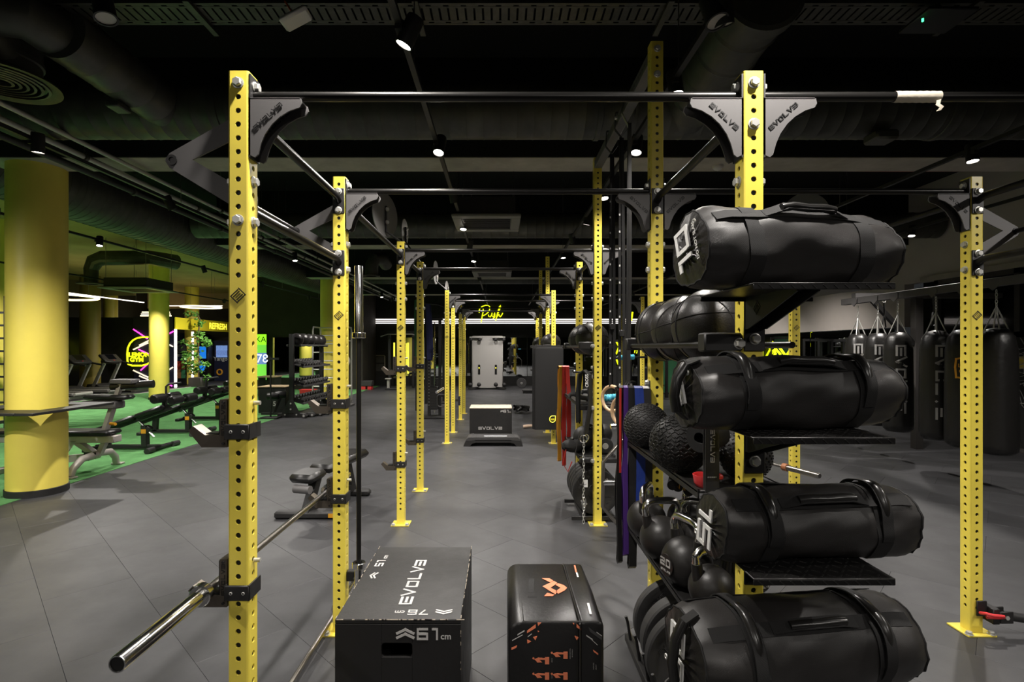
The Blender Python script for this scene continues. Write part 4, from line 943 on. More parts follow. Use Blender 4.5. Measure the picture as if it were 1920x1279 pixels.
# ================================================================ KETTLEBELLS AND PLATES
def kettlebell(x, y, zb, r, label, yaw=0, num=None, tilt=0):
    t = thing('kettlebell', label, 'kettlebell', (x, y, zb), R(yaw), group='competition kettlebells on the lower tray'); o = V((0, 0, r*.95))
    b = MB().sphere(o, r, 36, 24)
    b.v = [(v[0], v[1], max(v[2], 0)) for v in b.v]; ob('bell', b, 'kettle_black', t)
    hw, ht = r*.82, r*.95+r*1.72; bz = r*.95+r*.72
    for s in (-1, 1): ob('horn', MB().cyl((s*hw*.8, 0, bz-.03), (s*hw*.93, 0, bz+.04), .024, 16, .021), 'kettle_black', t)
    q = [V((-hw*.93, 0, bz+.035)), V((-hw, 0, bz+.075)), V((-hw, 0, ht-.05)), V((-hw*.93, 0, ht-.022)), V((-hw*.74, 0, ht-.005)), V((-hw*.4, 0, ht))]
    q = q+[V((-v.x, 0, v.z)) for v in reversed(q)]
    ob('handle', MB().tube(q, .0175, 14), 'chrome', t, ang=60)
    if num:
        ob('face_disc', MB().cyl((0, -r*.93, r*.95), (0, -r*.985, r*.95), r*.42, 28), 'kettle_black', t)
        ob('print', MB().merge(digits(num.replace('16', '15'), r*.3, .002), face_m((0, -r*.987, r*1.05), RX, UX)), 'print_grey', t, smooth=False)
        ob('print', MB().merge(evolve(r*.075, .002), face_m((0, -r*.987, r*.72), RX, UX)), 'print_grey', t, smooth=False)
zk = .645
kettlebell(.795, 2.57, zk, .108, 'kettlebell at the tray edge nearest the bands, front face plain', 8)
kettlebell(.815, 2.285, zk, .109, 'kettlebell marked 20 seen on its side in the middle of the tray', -72, '20')
kettlebell(.84, 2.075, zk, .09, 'nearest kettlebell with its handle toward the lowest sandbag', 14)
kettlebell(.80, 2.86, zk, .106, 'kettlebell at the far end of the tray beside the tall upright', 60)
kettlebell(1.0, 2.62, zk, .1, 'kettlebell in the back row behind the one at the tray edge', -28)
kettlebell(1.03, 2.2, zk, .1, 'kettlebell in the back row behind the third sandbag', 20, '16')
kettlebell(1.03, 2.9, zk, .1, 'kettlebell in the back row beside the tall upright', 70)
def bumper(c, r, th, label, num, grp, cat='weight plate', col='rubber'):
    c = V(c); t = thing('bumper_plate', label, cat, c-V((0, 0, r)), group=grp); o = V((0, 0, r))
    ob('disc', MB().lathe([(.027, -th/2), (.075, -th/2), (.08, -th/2+.006), (r*.72, -th/2+.006), (r*.76, -th/2), (r-.008, -th/2), (r, -th/2+.008), (r, th/2-.008), (r-.008, th/2), (.027, th/2)], o, (0, 1, 0), 56, True), col, t)
    ob('hub_ring', MB().lathe([(.0255, -th/2-.002), (.04, -th/2-.002), (.04, th/2+.002), (.0255, th/2+.002)], o, (0, 1, 0), 32, True), 'steel', t)
    y = -th/2-.0006
    for a, s in ((140, 'E'), (40, num), (220, num), (-40, 'E')):
        ar = R(a); d = V((math.cos(ar), 0, math.sin(ar))); p = o+d*r*.68+V((0, y, 0)); u = V((math.sin(ar), 0, -math.cos(ar)))
        m = face_m(p, u, d)
        ob('print', MB().merge(evolve(.019) if s == 'E' else digits(s, .032), m), 'rubber_grey' if s == 'E' else 'print_grey', t, smooth=False)
    for k in range(6):
        a = R(30+60*k); d = V((math.cos(a), 0, math.sin(a))); p = V((-d.z, 0, d.x))
        ob('rib', MB().tube([o+d*r*.45+V((0, y+.004, 0)), o+d*r*.62+p*.025+V((0, y+.004, 0)), o+d*r*.8+p*.01+V((0, y+.004, 0))], .0022, 5), 'cap_black', t)
    return t
for i, (y, x, n_) in enumerate(((2.45, .905, '10'), (2.6, .925, '15'), (2.79, .935, '5'))): bumper((x, y, .225), .225, (.06, .075, .05)[i], ('front bumper plate standing on the floor behind the lowest sandbag', 'middle bumper plate standing on the floor below the kettlebells', 'rear bumper plate marked 5 on the floor below the kettlebells')[i], n_, 'bumper plates under the near shelves', col='rubber_grey')
t = thing('plate_cradle', 'black toaster rack holding the front bumper plates on the floor', 'plate rack', (.92, 2.62, 0))
ob('rail', MB().bb(.70, .74, 2.3, 2.95, .03, .07, .004), 'black_metal', t, world=True); ob('rail', MB().bb(1.1, 1.14, 2.3, 2.95, .03, .07, .004), 'black_metal', t, world=True)
for y in (2.37, 2.53, 2.69, 2.88): ob('divider', MB().tube([(.72, y, .05), (.70, y, .17), (.69, y, .2)], .008, 8), 'black_metal', t, world=True)
for i in range(5): bumper((.92, 5.085+.1*i, .285), .225, .07, '%s of five bumper plates from the front in the rack behind the middle upright' % ORD[i], '20', 'bumper plates in the middle rack')
t = thing('plate_cradle', 'black toaster rack under the five bumper plates of the middle bay', 'plate rack', (.92, 5.3, 0))
for x in (.78, 1.02): ob('rail', MB().bb(x, x+.04, 5.03, 5.62, .02, .09, .004), 'black_metal', t, world=True)
for y in (5.035, 5.6): ob('cross_piece', MB().bb(.68, 1.16, y-.015, y+.015, .02, .06, .004), 'black_metal', t, world=True)

# ================================================================ BANDS, STRAPS, RINGS AND SMALL GEAR ON THE RIG
def band(name, pts_top, zb, w, th, m, label, x, y, zt, dy=.02, yaw=0, grp=None, sway=0, twist=0):
    a = []
    for i in range(13):
        f = i/12; a.append((x+sway*math.sin(f*2.4), y-dy-.012*math.sin(f*5+x*30), zt+(zb-zt)*f))
    b_ = [(p[0]+.008*math.sin(i), y+dy*.4+.01*math.sin(i*.7), p[2]) for i, p in enumerate(reversed(a))]
    lp = a+[(a[-1][0], y-dy*.3, zb-.02)]+b_+[(x, y-dy*.3, zt+.012)]+[a[0]]
    return solo(name, label, 'resistance band', MB().ribbon(lp, (w*math.cos(yaw), w*math.sin(yaw), 0), th), m, grp)
yb = ROW[1]+W/2
for i, (x, w_, m, zb, lb) in enumerate(((.715, .032, 'black_band', .42, 'outermost black resistance band hanging on the peg of the tall upright'), (.742, .03, 'purple_band', .47, 'purple resistance band hanging on the peg of the tall upright'), (.775, .045, 'black_band', .40, 'wide black resistance band next to the purple one on the peg'), (.815, .06, 'blue_band', .62, 'wide blue resistance band hanging on the peg of the tall upright'), (.85, .04, 'black_band', .5, 'black resistance band closest to the tall upright on the peg'))):
    band('resistance_band', None, zb, w_, .005, m, lb, x, yb-.012*i+.02, 1.45, .025+.004*i, R(20-8*i), 'bands on the tall upright peg', .006*(i-2))
solo('resistance_band', 'thin red resistance band at the outer end of the tall upright peg', 'resistance band', MB().ribbon([(.704, yb-.03, 1.45), (.702, yb-.035, 1.2), (.703, yb-.03, .95)], (.012, 0, 0), .004), 'red_band', 'bands on the tall upright peg')
y4 = ROW[3]+W/2
for i, (x, m, zb, lb) in enumerate(((.700, 'amber_band', .37, 'amber resistance band hanging before the black exercise mats'), (.738, 'red_band', .32, 'red resistance band hanging beside the amber one'), (.775, 'red_band', .6, 'shorter red resistance band behind the amber one'))):
    band('resistance_band', None, zb, .045, .005, m, lb, x, y4-.015*i, 1.465, .03, R(10), 'bands on the fourth upright peg', .02*(i-1))
# dip belt with chain on the third right upright
y3 = ROW[2]+W/2
t = thing('dip_belt', 'black padded dip belt with a hanging chain on the third right upright', 'dip belt', (.8, y3-.04, .02))
bl = [(.735, y3-.03, .98), (.728, y3-.05, 1.25), (.745, y3-.06, 1.44), (.79, y3-.05, 1.475), (.835, y3-.05, 1.43), (.845, y3-.05, 1.15), (.80, y3-.06, .88)]
ob('belt', MB().ribbon([V(p) for p in bl], (.05, .085, 0), .012), 'webbing', t, world=True)
ob('print', MB().merge(txt('CROSS', .03, .001, .02), face_m((.80, y3-.11, 1.38), (0, .1, 1), LX)), 'print_white', t, world=True, smooth=False)
ob('ring', MB().torus((.775, y3-.08, .83), .035, .006, (.2, 1, 0), 20, 8), 'chrome', t, world=True); ob('ring', MB().torus((.80, y3-.07, .84), .03, .005, (-.5, 1, 0), 20, 8), 'chrome', t, world=True)
for i in range(26):
    z = .80-i*.03; lk = MB(); c = V((.775+.003*math.sin(i), y3-.08, z)); u = V((1, 0, 0)) if i % 2 else V((0, 1, 0))
    lk.tube([c+u*.009*math.cos(a)+V((0, 0, 1))*.021*math.sin(a) for a in (R(g) for g in range(0, 360, 30))], .0036, 5, True); ob('chain_link', lk, 'zinc', t, world=True)
c = V((.778, y3-.085, .23)); ob('carabiner', MB().tube([c+V((.018*math.cos(R(g)), 0, .05*math.sin(R(g)))) for g in range(0, 360, 24)], .005, 6, True), 'chrome', t, world=True)
t2 = [(.745, y3-.06, .9), (.70, y3-.07, .7), (.695, y3-.08, .5), (.74, y3-.09, .4), (.80, y3-.09, .41)]
ob('strap_tail', MB().ribbon([V(p) for p in t2], (.0, .03, .0), .004), 'black_band', t, world=True); ob('tag', MB().bb(.775, .81, y3-.105, y3-.1, .38, .45), 'print_white', t, world=True)
# gymnastic rings on numbered straps under the beam
def ring_set(y, zr, label, nrm):
    x = XR; t = thing('gymnastic_ring', label, 'gymnastic ring', (x, y, zr-.12), group='wooden gymnastic rings')
    ob('ring', MB().torus((x, y, zr), .103, .0145, nrm, 40, 12), 'wood_ring', t, world=True)
    for k, dx in enumerate((-.014, .02)):
        s = ob('strap', MB().ribbon([(x+dx, y-.006*k, zr+.1), (x+dx*.8, y, 2.4), (x+dx*.3, y, 3.3)], (.026, .012, 0), .003), 'webbing', t, world=True)
        if k == 0:
            for j in range(12): ob('strap_mark', MB().bb(x+dx-.006, x+dx+.004, y-.008, y-.006, zr+.2+j*.13, zr+.215+j*.13), 'print_white', s, world=True)
    ob('loop', MB().ribbon([(x-.05, y, 3.36), (x-.045, y, 3.49), (x+.045, y, 3.49), (x+.05, y, 3.37), (x, y, 3.3), (x-.05, y, 3.36)], (0, .03, 0), .003), 'webbing', t, world=True)
    ob('buckle', MB().box((x, y-.012, zr+.6), (.04, .02, .05), .004), 'black_metal', t, world=True)
ring_set(4.32, 1.265, 'wooden gymnastic ring hanging nearest the third right upright', (.78, .62, 0))
ring_set(3.98, 1.20, 'wooden gymnastic ring half hidden behind the hanging bands', (.85, .5, 0))
t = thing('suspension_trainer', 'black suspension straps hanging from the beam beside the tall upright', 'suspension straps', (XR, 3.72, 1.3))
for k, y in enumerate((3.72, 3.78)):
    ob('strap', MB().ribbon([(XR+.01*k, y, 3.3), (XR+.005, y+.01, 2.2), (XR-.01, y, 1.42)], (.024, 0, 0), .004), 'webbing', t, world=True)
    ob('handle', MB().tube([(XR-.05, y, 1.35), (XR-.01, y, 1.44), (XR+.03, y, 1.35), (XR-.05, y, 1.35)], .011, 8), 'rubber', t, world=True)
ob('anchor', MB().ribbon([(XR-.05, 3.75, 3.38), (XR-.045, 3.75, 3.49), (XR+.045, 3.75, 3.49), (XR+.05, 3.75, 3.38), (XR, 3.75, 3.28), (XR-.05, 3.75, 3.38)], (0, .03, 0), .004), 'steel', t, world=True)
# things on the middle tray
t = thing('massage_tray', 'small red plastic hand gripper bowl on the middle tray', 'gripper', (.83, 2.02, 1.148))
c = V((.80, 2.03, 1.149))
ob('bowl', MB().lathe([(.036, 0), (.045, .012), (.05, .045), (.046, .045), (.041, .014), (.0, .006)], c, (0, 0, 1), 28), 'red_plastic', t, world=True)
ob('grip', MB().bb(c.x+.03, c.x+.065, c.y-.012, c.y+.012, c.z+.025, c.z+.048, .006), 'red_plastic', t, world=True)
t = thing('foam_roller', 'black hollow foam roller standing among the slam balls on the middle tray', 'foam roller', (.86, 2.1, 1.3))
c = P(1311, 822, 2.0); pr_ = [(.022, 0), (.055, 0), (.055, .13), (.022, .13)]
ob('tube', MB().lathe(pr_, c, (.75, .6, .04), 36, True), 'foam', t, world=True)
ob('liner', MB().lathe([(.0225, .002), (.0225, .12), (.0, .12)], c, (.75, .6, .04), 28), 'cap_black', t, world=True)
t = thing('resistance_band', 'wide charcoal resistance band with a grey brand name hanging before the tray', 'resistance band', P(1335, 935, 1.96))
a, b_ = P(1322, 790, 1.965).x, P(1348, 790, 1.965).x
z1, z0 = P(0, 770, 1.965).z, P(0, 940, 1.965).z
ob('loop', MB().ribbon([((a+b_)/2, 1.965, z1-.0), ((a+b_)/2, 1.963, (z0+z1)/2), ((a+b_)/2, 1.965, z0), ((a+b_)/2, 1.973, z0-.015), ((a+b_)/2, 1.982, z0), ((a+b_)/2, 1.984, (z0+z1)/2), ((a+b_)/2, 1.98, z1), ((a+b_)/2, 1.972, z1+.012), ((a+b_)/2, 1.965, z1)], (b_-a, 0, 0), .004), 'rubber_grey', t, world=True)
ob('print', MB().merge(evolve(.0155), face_m(P(1336, 836, 1.9605), (0, 0, -1), RX)), 'print_grey', t, world=True, smooth=False)
for k in range(5):
    c = P(1328+k*3.6, 895, 1.961); ob('print', MB().lathe([(0 if k < 4 else .002, 0), (.0028, 0)], c, (0, -1, 0), 12), 'print_grey', t, world=True)
for i, (px, py) in enumerate(((1262, 905), (1272, 908), (1292, 916))):
    c = P(px, py, 2.35); t = thing('resistance_tube', '%s black foam-gripped tube with yellow cord hanging under the middle tray' % ('left', 'middle', 'right')[i], 'resistance tube', c, group='resistance tubes under the middle tray')
    ob('grip', MB().cyl((-.02, -.05, .0), (.02, .05, .01), .022, 16), 'foam', t); ob('cord', MB().tube([(-.01, -.05, .02), (.0, -.052, .0), (.01, -.052, -.015), (.012, -.052, .02)], .003, 5), 'amber_band', t)
# trap bar leaning in the bay behind the tall upright
t = thing('trap_bar', 'grey steel hexagonal trap bar standing between the tall upright and the third upright', 'trap bar', (1.1, 4.55, 0))
pts = [P(1166, 826, 4.55), P(1131, 866, 4.55), P(1130, 950, 4.55), P(1160, 987, 4.55)]
l = pts+[P(1250, 987, 4.6), P(1285, 950, 4.6), P(1285, 866, 4.6), P(1250, 826, 4.6)]
ob('frame', MB().tube(l, .017, 12, True), 'steel', t, world=True)
ob('sleeve', MB().cyl(P(1131, 905, 4.55), P(1172, 905, 4.55), .025, 18), 'chrome', t, world=True); ob('sleeve', MB().cyl(P(1145, 800, 4.6), P(1166, 798, 4.6), .025, 18), 'chrome', t, world=True)
for q in (P(1160, 987, 4.55), P(1250, 987, 4.6)): ob('stand_leg', MB().cyl(q, (q.x, q.y, 0), .014, 10), 'steel', t, world=True)
# gear on the middle bay trays
for i, (px, py, r) in enumerate(((1092, 865, .12), (1134, 870, .11))):
    c = P(px, py, 5.5); slb = thing('slam_ball', ('smooth black ball on the lower tray of the middle bay, left', 'smooth black ball on the lower tray of the middle bay, right')[i], 'slam ball', (c.x, 5.35+.3*i, .645), group='balls on the middle bay tray'); ob('shell', MB().sphere((0, 0, r), r, 32, 18), 'rubber', slb)
    ob('valve', MB().cyl((0, -r*.99, r), (0, -r*1.005, r), .008, 10), 'cap_black', slb)
for i, (y, m) in enumerate(((5.24, 'rubber'), (5.93, 'rubber'))):
    t = thing('dumbbell', ('nearer', 'farther')[i]+' black dumbbell with round heads on the lower tray of the middle bay', 'dumbbell', (1.02, y, .645), R(90), group='round dumbbells in the middle bay')
    ob('handle', MB().cyl((-.09, 0, .08), (.09, 0, .08), .014, 12), 'chrome', t)
    for s in (-1, 1): ob('head', MB().lathe([(0, 0), (.07, 0), (.08, .01), (.08, .05), (.07, .06), (.0, .06)], (s*.09, 0, .08), (s, 0, 0), 24), m, t); ob('hub', MB().cyl((s*.15, 0, .08), (s*.153, 0, .08), .03, 18), 'zinc', t)
for i, (px, py, y) in enumerate(((1128, 740, 5.2), (1148, 742, 5.4), (1202, 672, 5.9))):
    c = P(px, py, y); t = thing('massage_roller', ('short cyan massage roller on the upper tray near the third upright', 'long cyan massage roller behind the wooden ring', 'cyan ribbed massage stick beside the tall upright')[i], 'massage roller', c, group='cyan massage rollers')
    pr_ = [(.0, -.1)]
    for k in range(6): pr_ += [(.03, -.095+k*.033), (.03, -.075+k*.033), (.02, -.07+k*.033)]
    ob('roller', MB().lathe(pr_+[(0, .1)], (0, 0, 0), (1, .2, .05), 18), 'cyan_plastic', t); ob('handle', MB().cyl((-.16, -.03, -.008), (-.09, -.02, -.005), .016, 12), 'rubber', t)
    if i < 2: t.location.z = 1.148+.03
    else: t.location = (1.42, 5.9, 1.58); ob('peg', MB().cyl((.1, .02, .0), (1.36, .02, .02), .012, 8), 'bar_black', t)
for i, (x, y) in enumerate(((.80, 5.12), (.98, 5.5))):
    t = thing('massage_hook', ('black curved massage hook overhanging the upper tray', 'black curved massage hook lying farther back on the upper tray')[i], 'massage tool', (x, y, 1.148), group='massage hooks on the upper tray')
    ob('hook', MB().tube([(-.13, 0, .05), (-.12, 0, .08), (-.08, 0, .085), (0, .02, .045), (.1, .05, .03)], .024, 10, rs=[.016, .022, .024, .022, .02]), 'rubber_grey', t)
t = thing('boxing_gloves_bag', 'crumpled black fabric bag hanging off the lower tray of the middle bay', 'bag', (.72, 5.2, .62))
b = MB().sphere((0, 0, .09), .09, 18, 12, (1.4, 1, .7)); random.seed(5)
b.v = [(x+random.uniform(-.008, .008), y+random.uniform(-.008, .008), z+random.uniform(-.008, .008)) for x, y, z in b.v]; ob('sack', b, 'webbing', t)
ob('cord', MB().tube([(-.08, -.05, .06), (-.11, -.05, -.08), (-.06, -.05, -.16), (-.02, -.05, -.06)], .006, 6), 'red_band', t)
# exercise mats hanging on the far rig
for i in range(3):
    t = thing('exercise_mat', ('nearest hanging black exercise mat with a small yellow emblem', 'middle hanging black exercise mat behind the one with the emblem', 'rearmost hanging black exercise mat')[i], 'exercise mat', (.84, 8.98+.05*i, .27), group='hanging exercise mats')
    x0, x1 = .585-.02*i, 1.07
    ob('mat', pillow(x0, x1, 8.975+.05*i, 8.995+.05*i, .27+.0*i, 1.70, .03, .03), 'mat_black', t, world=True)
    ob('hanger', MB().bb(x0, x1, 8.98+.05*i, 8.99+.05*i, 1.7, 1.73).cyl((x0+.06, 8.985+.05*i, 1.71), (x0+.06, 9.17, 1.74), .006, 6).cyl((x1-.06, 8.985+.05*i, 1.71), (x1-.06, 9.17, 1.74), .006, 6), 'black_metal', t, world=True)
    if i == 0:
        c = P(1036, 786, 8.97); q = [c+V((.05*math.cos(R(g))*(1.0), 0, .055*math.sin(R(g)))) for g in range(100, 350, 15)]+[c+V((.05, 0, .055)), c+V((-.01, 0, .055))]
        ob('emblem', MB().tube(q, .006, 6, True), 'neon_soft', t, world=True); ob('emblem', MB().bb(c.x-.03, c.x+.03, c.y-.002, c.y, c.z-.02, c.z+.01), 'yellow_panel', t, world=True)
t = thing('battle_rope', 'beige battle rope end lying on the floor beside the hanging mats', 'rope', (.55, 9.6, 0))
ob('rope', MB().tube([P(981, 800, 10.9), P(990, 799, 10.9), P(1001, 798, 10.9), P(1004, 780, 10.9), P(1003, 760, 10.9)], .035, 8), 'rope', t, world=True)
t = thing('chain_heap', 'dark heap of battle rope and cables on the floor past the far plyo box', 'rope', P(975, 770, 12.5))
random.seed(8)
for k in range(5): ob('coil', MB().tube([P(962+random.uniform(0, 30), 766+random.uniform(-5, 5), 13.4+random.uniform(-.3, .3)) for _ in range(7)], .03, 7), 'rubber', t, world=True)
# ================================================================ YELLOW COLUMNS
def column(x, y, r, label, m='yellow_column', top=4.56, base=True):
    t = thing('round_column', label, 'column', (x, y, 0), group='painted round columns')
    ob('shaft', MB().lathe([(0, .0), (r, 0), (r, top), (0, top)], (0, 0, 0), (0, 0, 1), 56), m, t)
    if base: ob('base_band', MB().lathe([(r+.001, 0), (r+.012, 0), (r+.012, .075), (r+.001, .08)], (0, 0, 0), (0, 0, 1), 56), 'rubber', t)
    return t
column(-5.42, 6.07, .28, 'large yellow round column at the turf edge, nearest on the left', top=4.9)
column(-5.4, 16.4, .3, 'yellow round column behind the dumbbell rack with wall bars', top=4.9)
column(-11.2, 17.0, .285, 'yellow round column between the treadmills and the plant')
column(-17.3, 23.0, .27, 'slim yellow column beside the dark partition behind the treadmills', base=False)
column(-14.65, 24.6, .3, 'yellow column behind the yellow kiosk fascia', base=False)
column(-11.4, 11.6, .36, 'yellow column at the left edge of the view behind the black rack')
column(-16.3, 20.6, .34, 'column behind the treadmills with green light painted into its colour', 'mural_olive', base=False)  # reflected green light is put into this column's colour
t = thing('column_counter', 'black square counter shelf wrapped around the nearest yellow column', 'counter', (-5.42, 6.05, .96))
x0, x1, y0, y1, r = -6.0, -4.93, 5.46, 6.62, .29
for q in ((x0, -5.42-r, y0, y1), (-5.42+r, x1, y0, y1), (-5.42-r, -5.42+r, y0, 6.07-r), (-5.42-r, -5.42+r, 6.07+r, y1)): ob('shelf_board', MB().bb(*q, .968, .998, .004), 'black_metal', t, world=True)

# ================================================================ TURF SIDE: BENCHES
def pad(x0, x1, y0, y1, z0, z1, e=.02): return MB().bb(x0, x1, y0, y1, z0, z1, e)
# grey bench at the turf edge
t = thing('weight_bench', 'grey steel utility bench with brown-black pads at the turf edge', 'bench', (-5.9, 7.0, 0))
zz = .5
ob('seat_pad', MB().bb(-7.1, -5.28, 6.95, 7.25, zz, zz+.07, .025), 'vinyl', t, world=True)
ob('seat_frame', MB().bb(-7.05, -5.24, 7.02, 7.18, zz-.1, zz-.005, .01), 'bench_grey', t, world=True)
for s in (-1, 1):
    yc = 7.1+s*.26
    ob('foot', MB().tube([(-5.56, 7.1+s*.4, .03), (-5.55, 7.1+s*.37, .12), (-5.53, 7.1+s*.25, .22), (-5.5, 7.1, .25)], .045, 12), 'bench_grey', t, world=True)
    ob('foot_pad', MB().bb(-5.62, -5.48, 7.1+s*.42-.05, 7.1+s*.42+.05, 0.006, .03, .005), 'bench_grey', t, world=True)
ob('leg', MB().beam((-5.5, 7.1, .2), (-5.85, 7.1, zz-.06), .09, .06), 'bench_grey', t, world=True)
ob('leg', MB().beam((-5.5, 7.1, .22), (-5.4, 7.1, zz-.06), .07, .06), 'bench_grey', t, world=True)
ob('spine', MB().beam((-5.6, 7.1, .2), (-6.7, 7.1, .1), .09, .09), 'bench_grey', t, world=True)
ob('rear_foot', MB().bb(-6.75, -6.65, 6.75, 7.45, .006, .08, .01), 'bench_grey', t, world=True)
ob('side_plate', MB().prism([(0, 0), (.45, .0), (.6, .22), (.4, .22)], (-6.35, 7.0, .2), RX, UX, (0, .02, 0)), 'bench_grey', t, world=True)
ob('support_post', MB().beam((-5.46, 7.1, zz-.08), (-5.27, 7.1, 1.0), .09, .05), 'bench_grey', t, world=True)
ob('adjust_knob', MB().cyl((-5.3, 7.04, .66), (-5.2, 7.0, .66), .02, 10), 'amber_band', t, world=True)
ob('arm_pad', MB().bb(-5.65, -5.05, 6.98, 7.2, .985, 1.05, .03), 'vinyl', t, world=True); ob('pad_tray', MB().bb(-5.66, -5.2, 6.98, 7.2, .86, .97, .02), 'charcoal_metal', t, world=True)
ob('upper_roller', MB().cyl((-5.33, 7.1, 1.16), (-4.82, 7.2, 1.19), .055, 18), 'vinyl', t, world=True); ob('top_plate', MB().bb(-5.3, -5.0, 7.02, 7.2, 1.2, 1.26, .01), 'charcoal_metal', t, world=True); ob('post_top', MB().beam((-5.27, 7.1, .98), (-5.2, 7.1, 1.2), .06, .05), 'bench_grey', t, world=True)
ob('label', MB().bb(-5.62, -5.46, 6.99, 7.0, .25, .28), 'print_dark', t, world=True)
def ab_bench(p, yaw, label):
    t = thing('ab_bench', label, 'bench', p, R(yaw), group='decline sit-up benches on the turf')
    ob('base_rail', MB().beam((-.65, 0, .05), (.42, 0, .05), .07, .06, b=.005), 'black_metal', t)
    ob('rear_foot', MB().bb(-.68, -.6, -.28, .28, 0, .06, .01), 'black_metal', t)
    ob('front_foot', MB().tube([(.44, -.36, .04), (.42, -.3, .045), (.42, .3, .045), (.44, .36, .04)], .035, 10), 'rubber', t)
    for s in (-1, 1): ob('foot_grip', MB().cyl((.45, s*.24, .045), (.45, s*.4, .042), .045, 12), 'rubber_grey', t)
    ob('rear_post', MB().beam((-.5, 0, .05), (-.48, 0, .3), .07, .09), 'black_metal', t); ob('front_post', MB().beam((.16, 0, .05), (.15, 0, .4), .1, .08), 'black_metal', t)
    ob('piston', MB().cyl((.3, 0, .2), (.02, 0, .5), .022, 10), 'chrome', t); ob('lock_block', MB().box((.2, 0, .32), (.08, .09, .14), .01, M.Rotation(R(40), 4, 'Y')), 'black_metal', t)
    a, b_ = V((-.74, 0, .27)), V((.5, 0, .71))
    ob('back_pad', MB().beam(a, a+(b_-a)*.62, .3, .08, b=.03), 'vinyl', t); ob('seat_pad', MB().beam(a+(b_-a)*.635, b_, .28, .08, b=.03), 'vinyl', t)
    ob('pad_frame', MB().beam(a-V((0, 0, .06)), b_-V((0, 0, .06))+(b_-a)*.06, .08, .05), 'black_metal', t)
    ob('roller_post', MB().beam((.46, 0, .64), (.5, 0, .9), .06, .06), 'black_metal', t)
    for q, z in ((.5, .86), (.78, .84)):
        for s in (-1, 1): ob('roller', MB().lathe([(0, 0), (.055, 0), (.075, .02), (.075, .24), (.055, .26), (0, .26)], (q, s*.06, z), (0, s, 0), 20), 'vinyl', t)
        ob('roller_bar', MB().cyl((q, -.08, z), (q, .08, z), .02, 10), 'steel', t)
    ob('roller_arm', MB().beam((.44, 0, .68), (.78, 0, .82), .05, .05), 'black_metal', t)
    ob('grab_handle', MB().tube([(.5, 0, .9), (.5, 0, 1.04), (.53, .02, 1.08), (.7, .08, 1.1)], .018, 8), 'black_metal', t)
    ob('warning_label', MB().bb(.12, .2, -.056, -.051, .27, .34), 'print_gold', t)
    return t
ab_bench((-6.05, 8.6, .006), 0, 'nearer black decline sit-up bench with foam rollers on the turf')
ab_bench((-6.3, 10.2, .006), 0, 'middle black decline sit-up bench with foam rollers on the turf')
ab_bench((-6.75, 12.1, .006), 0, 'farther black decline sit-up bench mostly hidden behind the nearest upright')
# flat bench by the second left upright
t = thing('weight_bench', 'black adjustable bench standing beyond the barbell between the left uprights', 'bench', (-1.95, 5.3, 0))
ob('front_foot', MB().bb(-2.24, -1.62, 5.1, 5.2, 0, .075, .02), 'rubber', t, world=True)
ob('rear_foot', MB().bb(-1.9, -1.5, 5.9, 6.0, 0, .07, .02), 'rubber', t, world=True)
ob('front_leg', MB().beam((-1.93, 5.15, .05), (-1.88, 5.28, .38), .09, .07), 'black_metal', t, world=True); ob('rear_leg', MB().beam((-1.71, 5.95, .05), (-1.74, 5.85, .38), .08, .07), 'black_metal', t, world=True)
ob('spine', MB().beam((-1.92, 5.18, .1), (-1.71, 5.94, .1), .08, .08), 'black_metal', t, world=True)
ob('seat_pad', MB().beam((-1.97, 5.06, .40), (-1.9, 5.34, .42), .27, .09, b=.035), 'vinyl', t, world=True); ob('back_pad', MB().beam((-1.89, 5.38, .43), (-1.67, 6.14, .46), .27, .09, b=.035), 'vinyl', t, world=True)
ob('pad_cushion', MB().cyl((-2.02, 5.08, .31), (-1.85, 5.03, .31), .04, 16), 'charcoal_metal', t, world=True)
ob('label', MB().bb(-1.7, -1.64, 5.095, 5.1, .02, .06), 'print_gold', t, world=True)

# ================================================================ DUMBBELL RACK
t = thing('dumbbell_rack', 'tall black dumbbell rack with sloping shelves at the turf edge', 'dumbbell rack', (-5.2, 13.6, 0))
for i, y in enumerate((12.62, 14.7)):
    ob('upright', MB().bb(-5.14, -5.04, y-.05, y+.05, 0.02, 2.02, .004), 'black_metal', t, world=True)
    ob('foot', MB().bb(-5.42, -4.72, y-.06, y+.06, 0, .1, .008), 'black_metal', t, world=True)
    ob('foot_gusset', MB().prism([(-.22, .1), (-.06, .42), (.06, .42), (.22, .1)], (-5.09, y-.065, 0), RX, UX, (0, .01, 0)), 'black_metal', t, world=True)
    for sx, z in ((-.14, .07), (.14, .07), (0, .2), (0, .34)): ob('bolt', BOLT, None, t, loc=V((-5.09+sx, y-.07, z))-t.location, rot=(R(90), 0, 0))
for z in (.36, .78, 1.25):
    ob('shelf', MB().prism([(-.16, .06), (.16, -.04), (.16, -.06), (-.16, .04)], (-5.0, 12.68, z), RX, UX, (0, 1.97, 0)), 'black_metal', t, world=True)
    ob('shelf_lip', MB().bb(-4.85, -4.83, 12.68, 14.65, z-.06, z-.01), 'charcoal_metal', t, world=True)
ob('top_rail', MB().bb(-4.92, -4.89, 12.66, 14.66, 1.74, 1.77).bb(-5.24, -5.21, 12.66, 14.66, 1.74, 1.77), 'charcoal_metal', t, world=True)
for y in (12.7, 14.62): ob('rail_arm', MB().bb(-5.24, -4.89, y-.02, y+.02, 1.71, 1.74), 'black_metal', t, world=True)
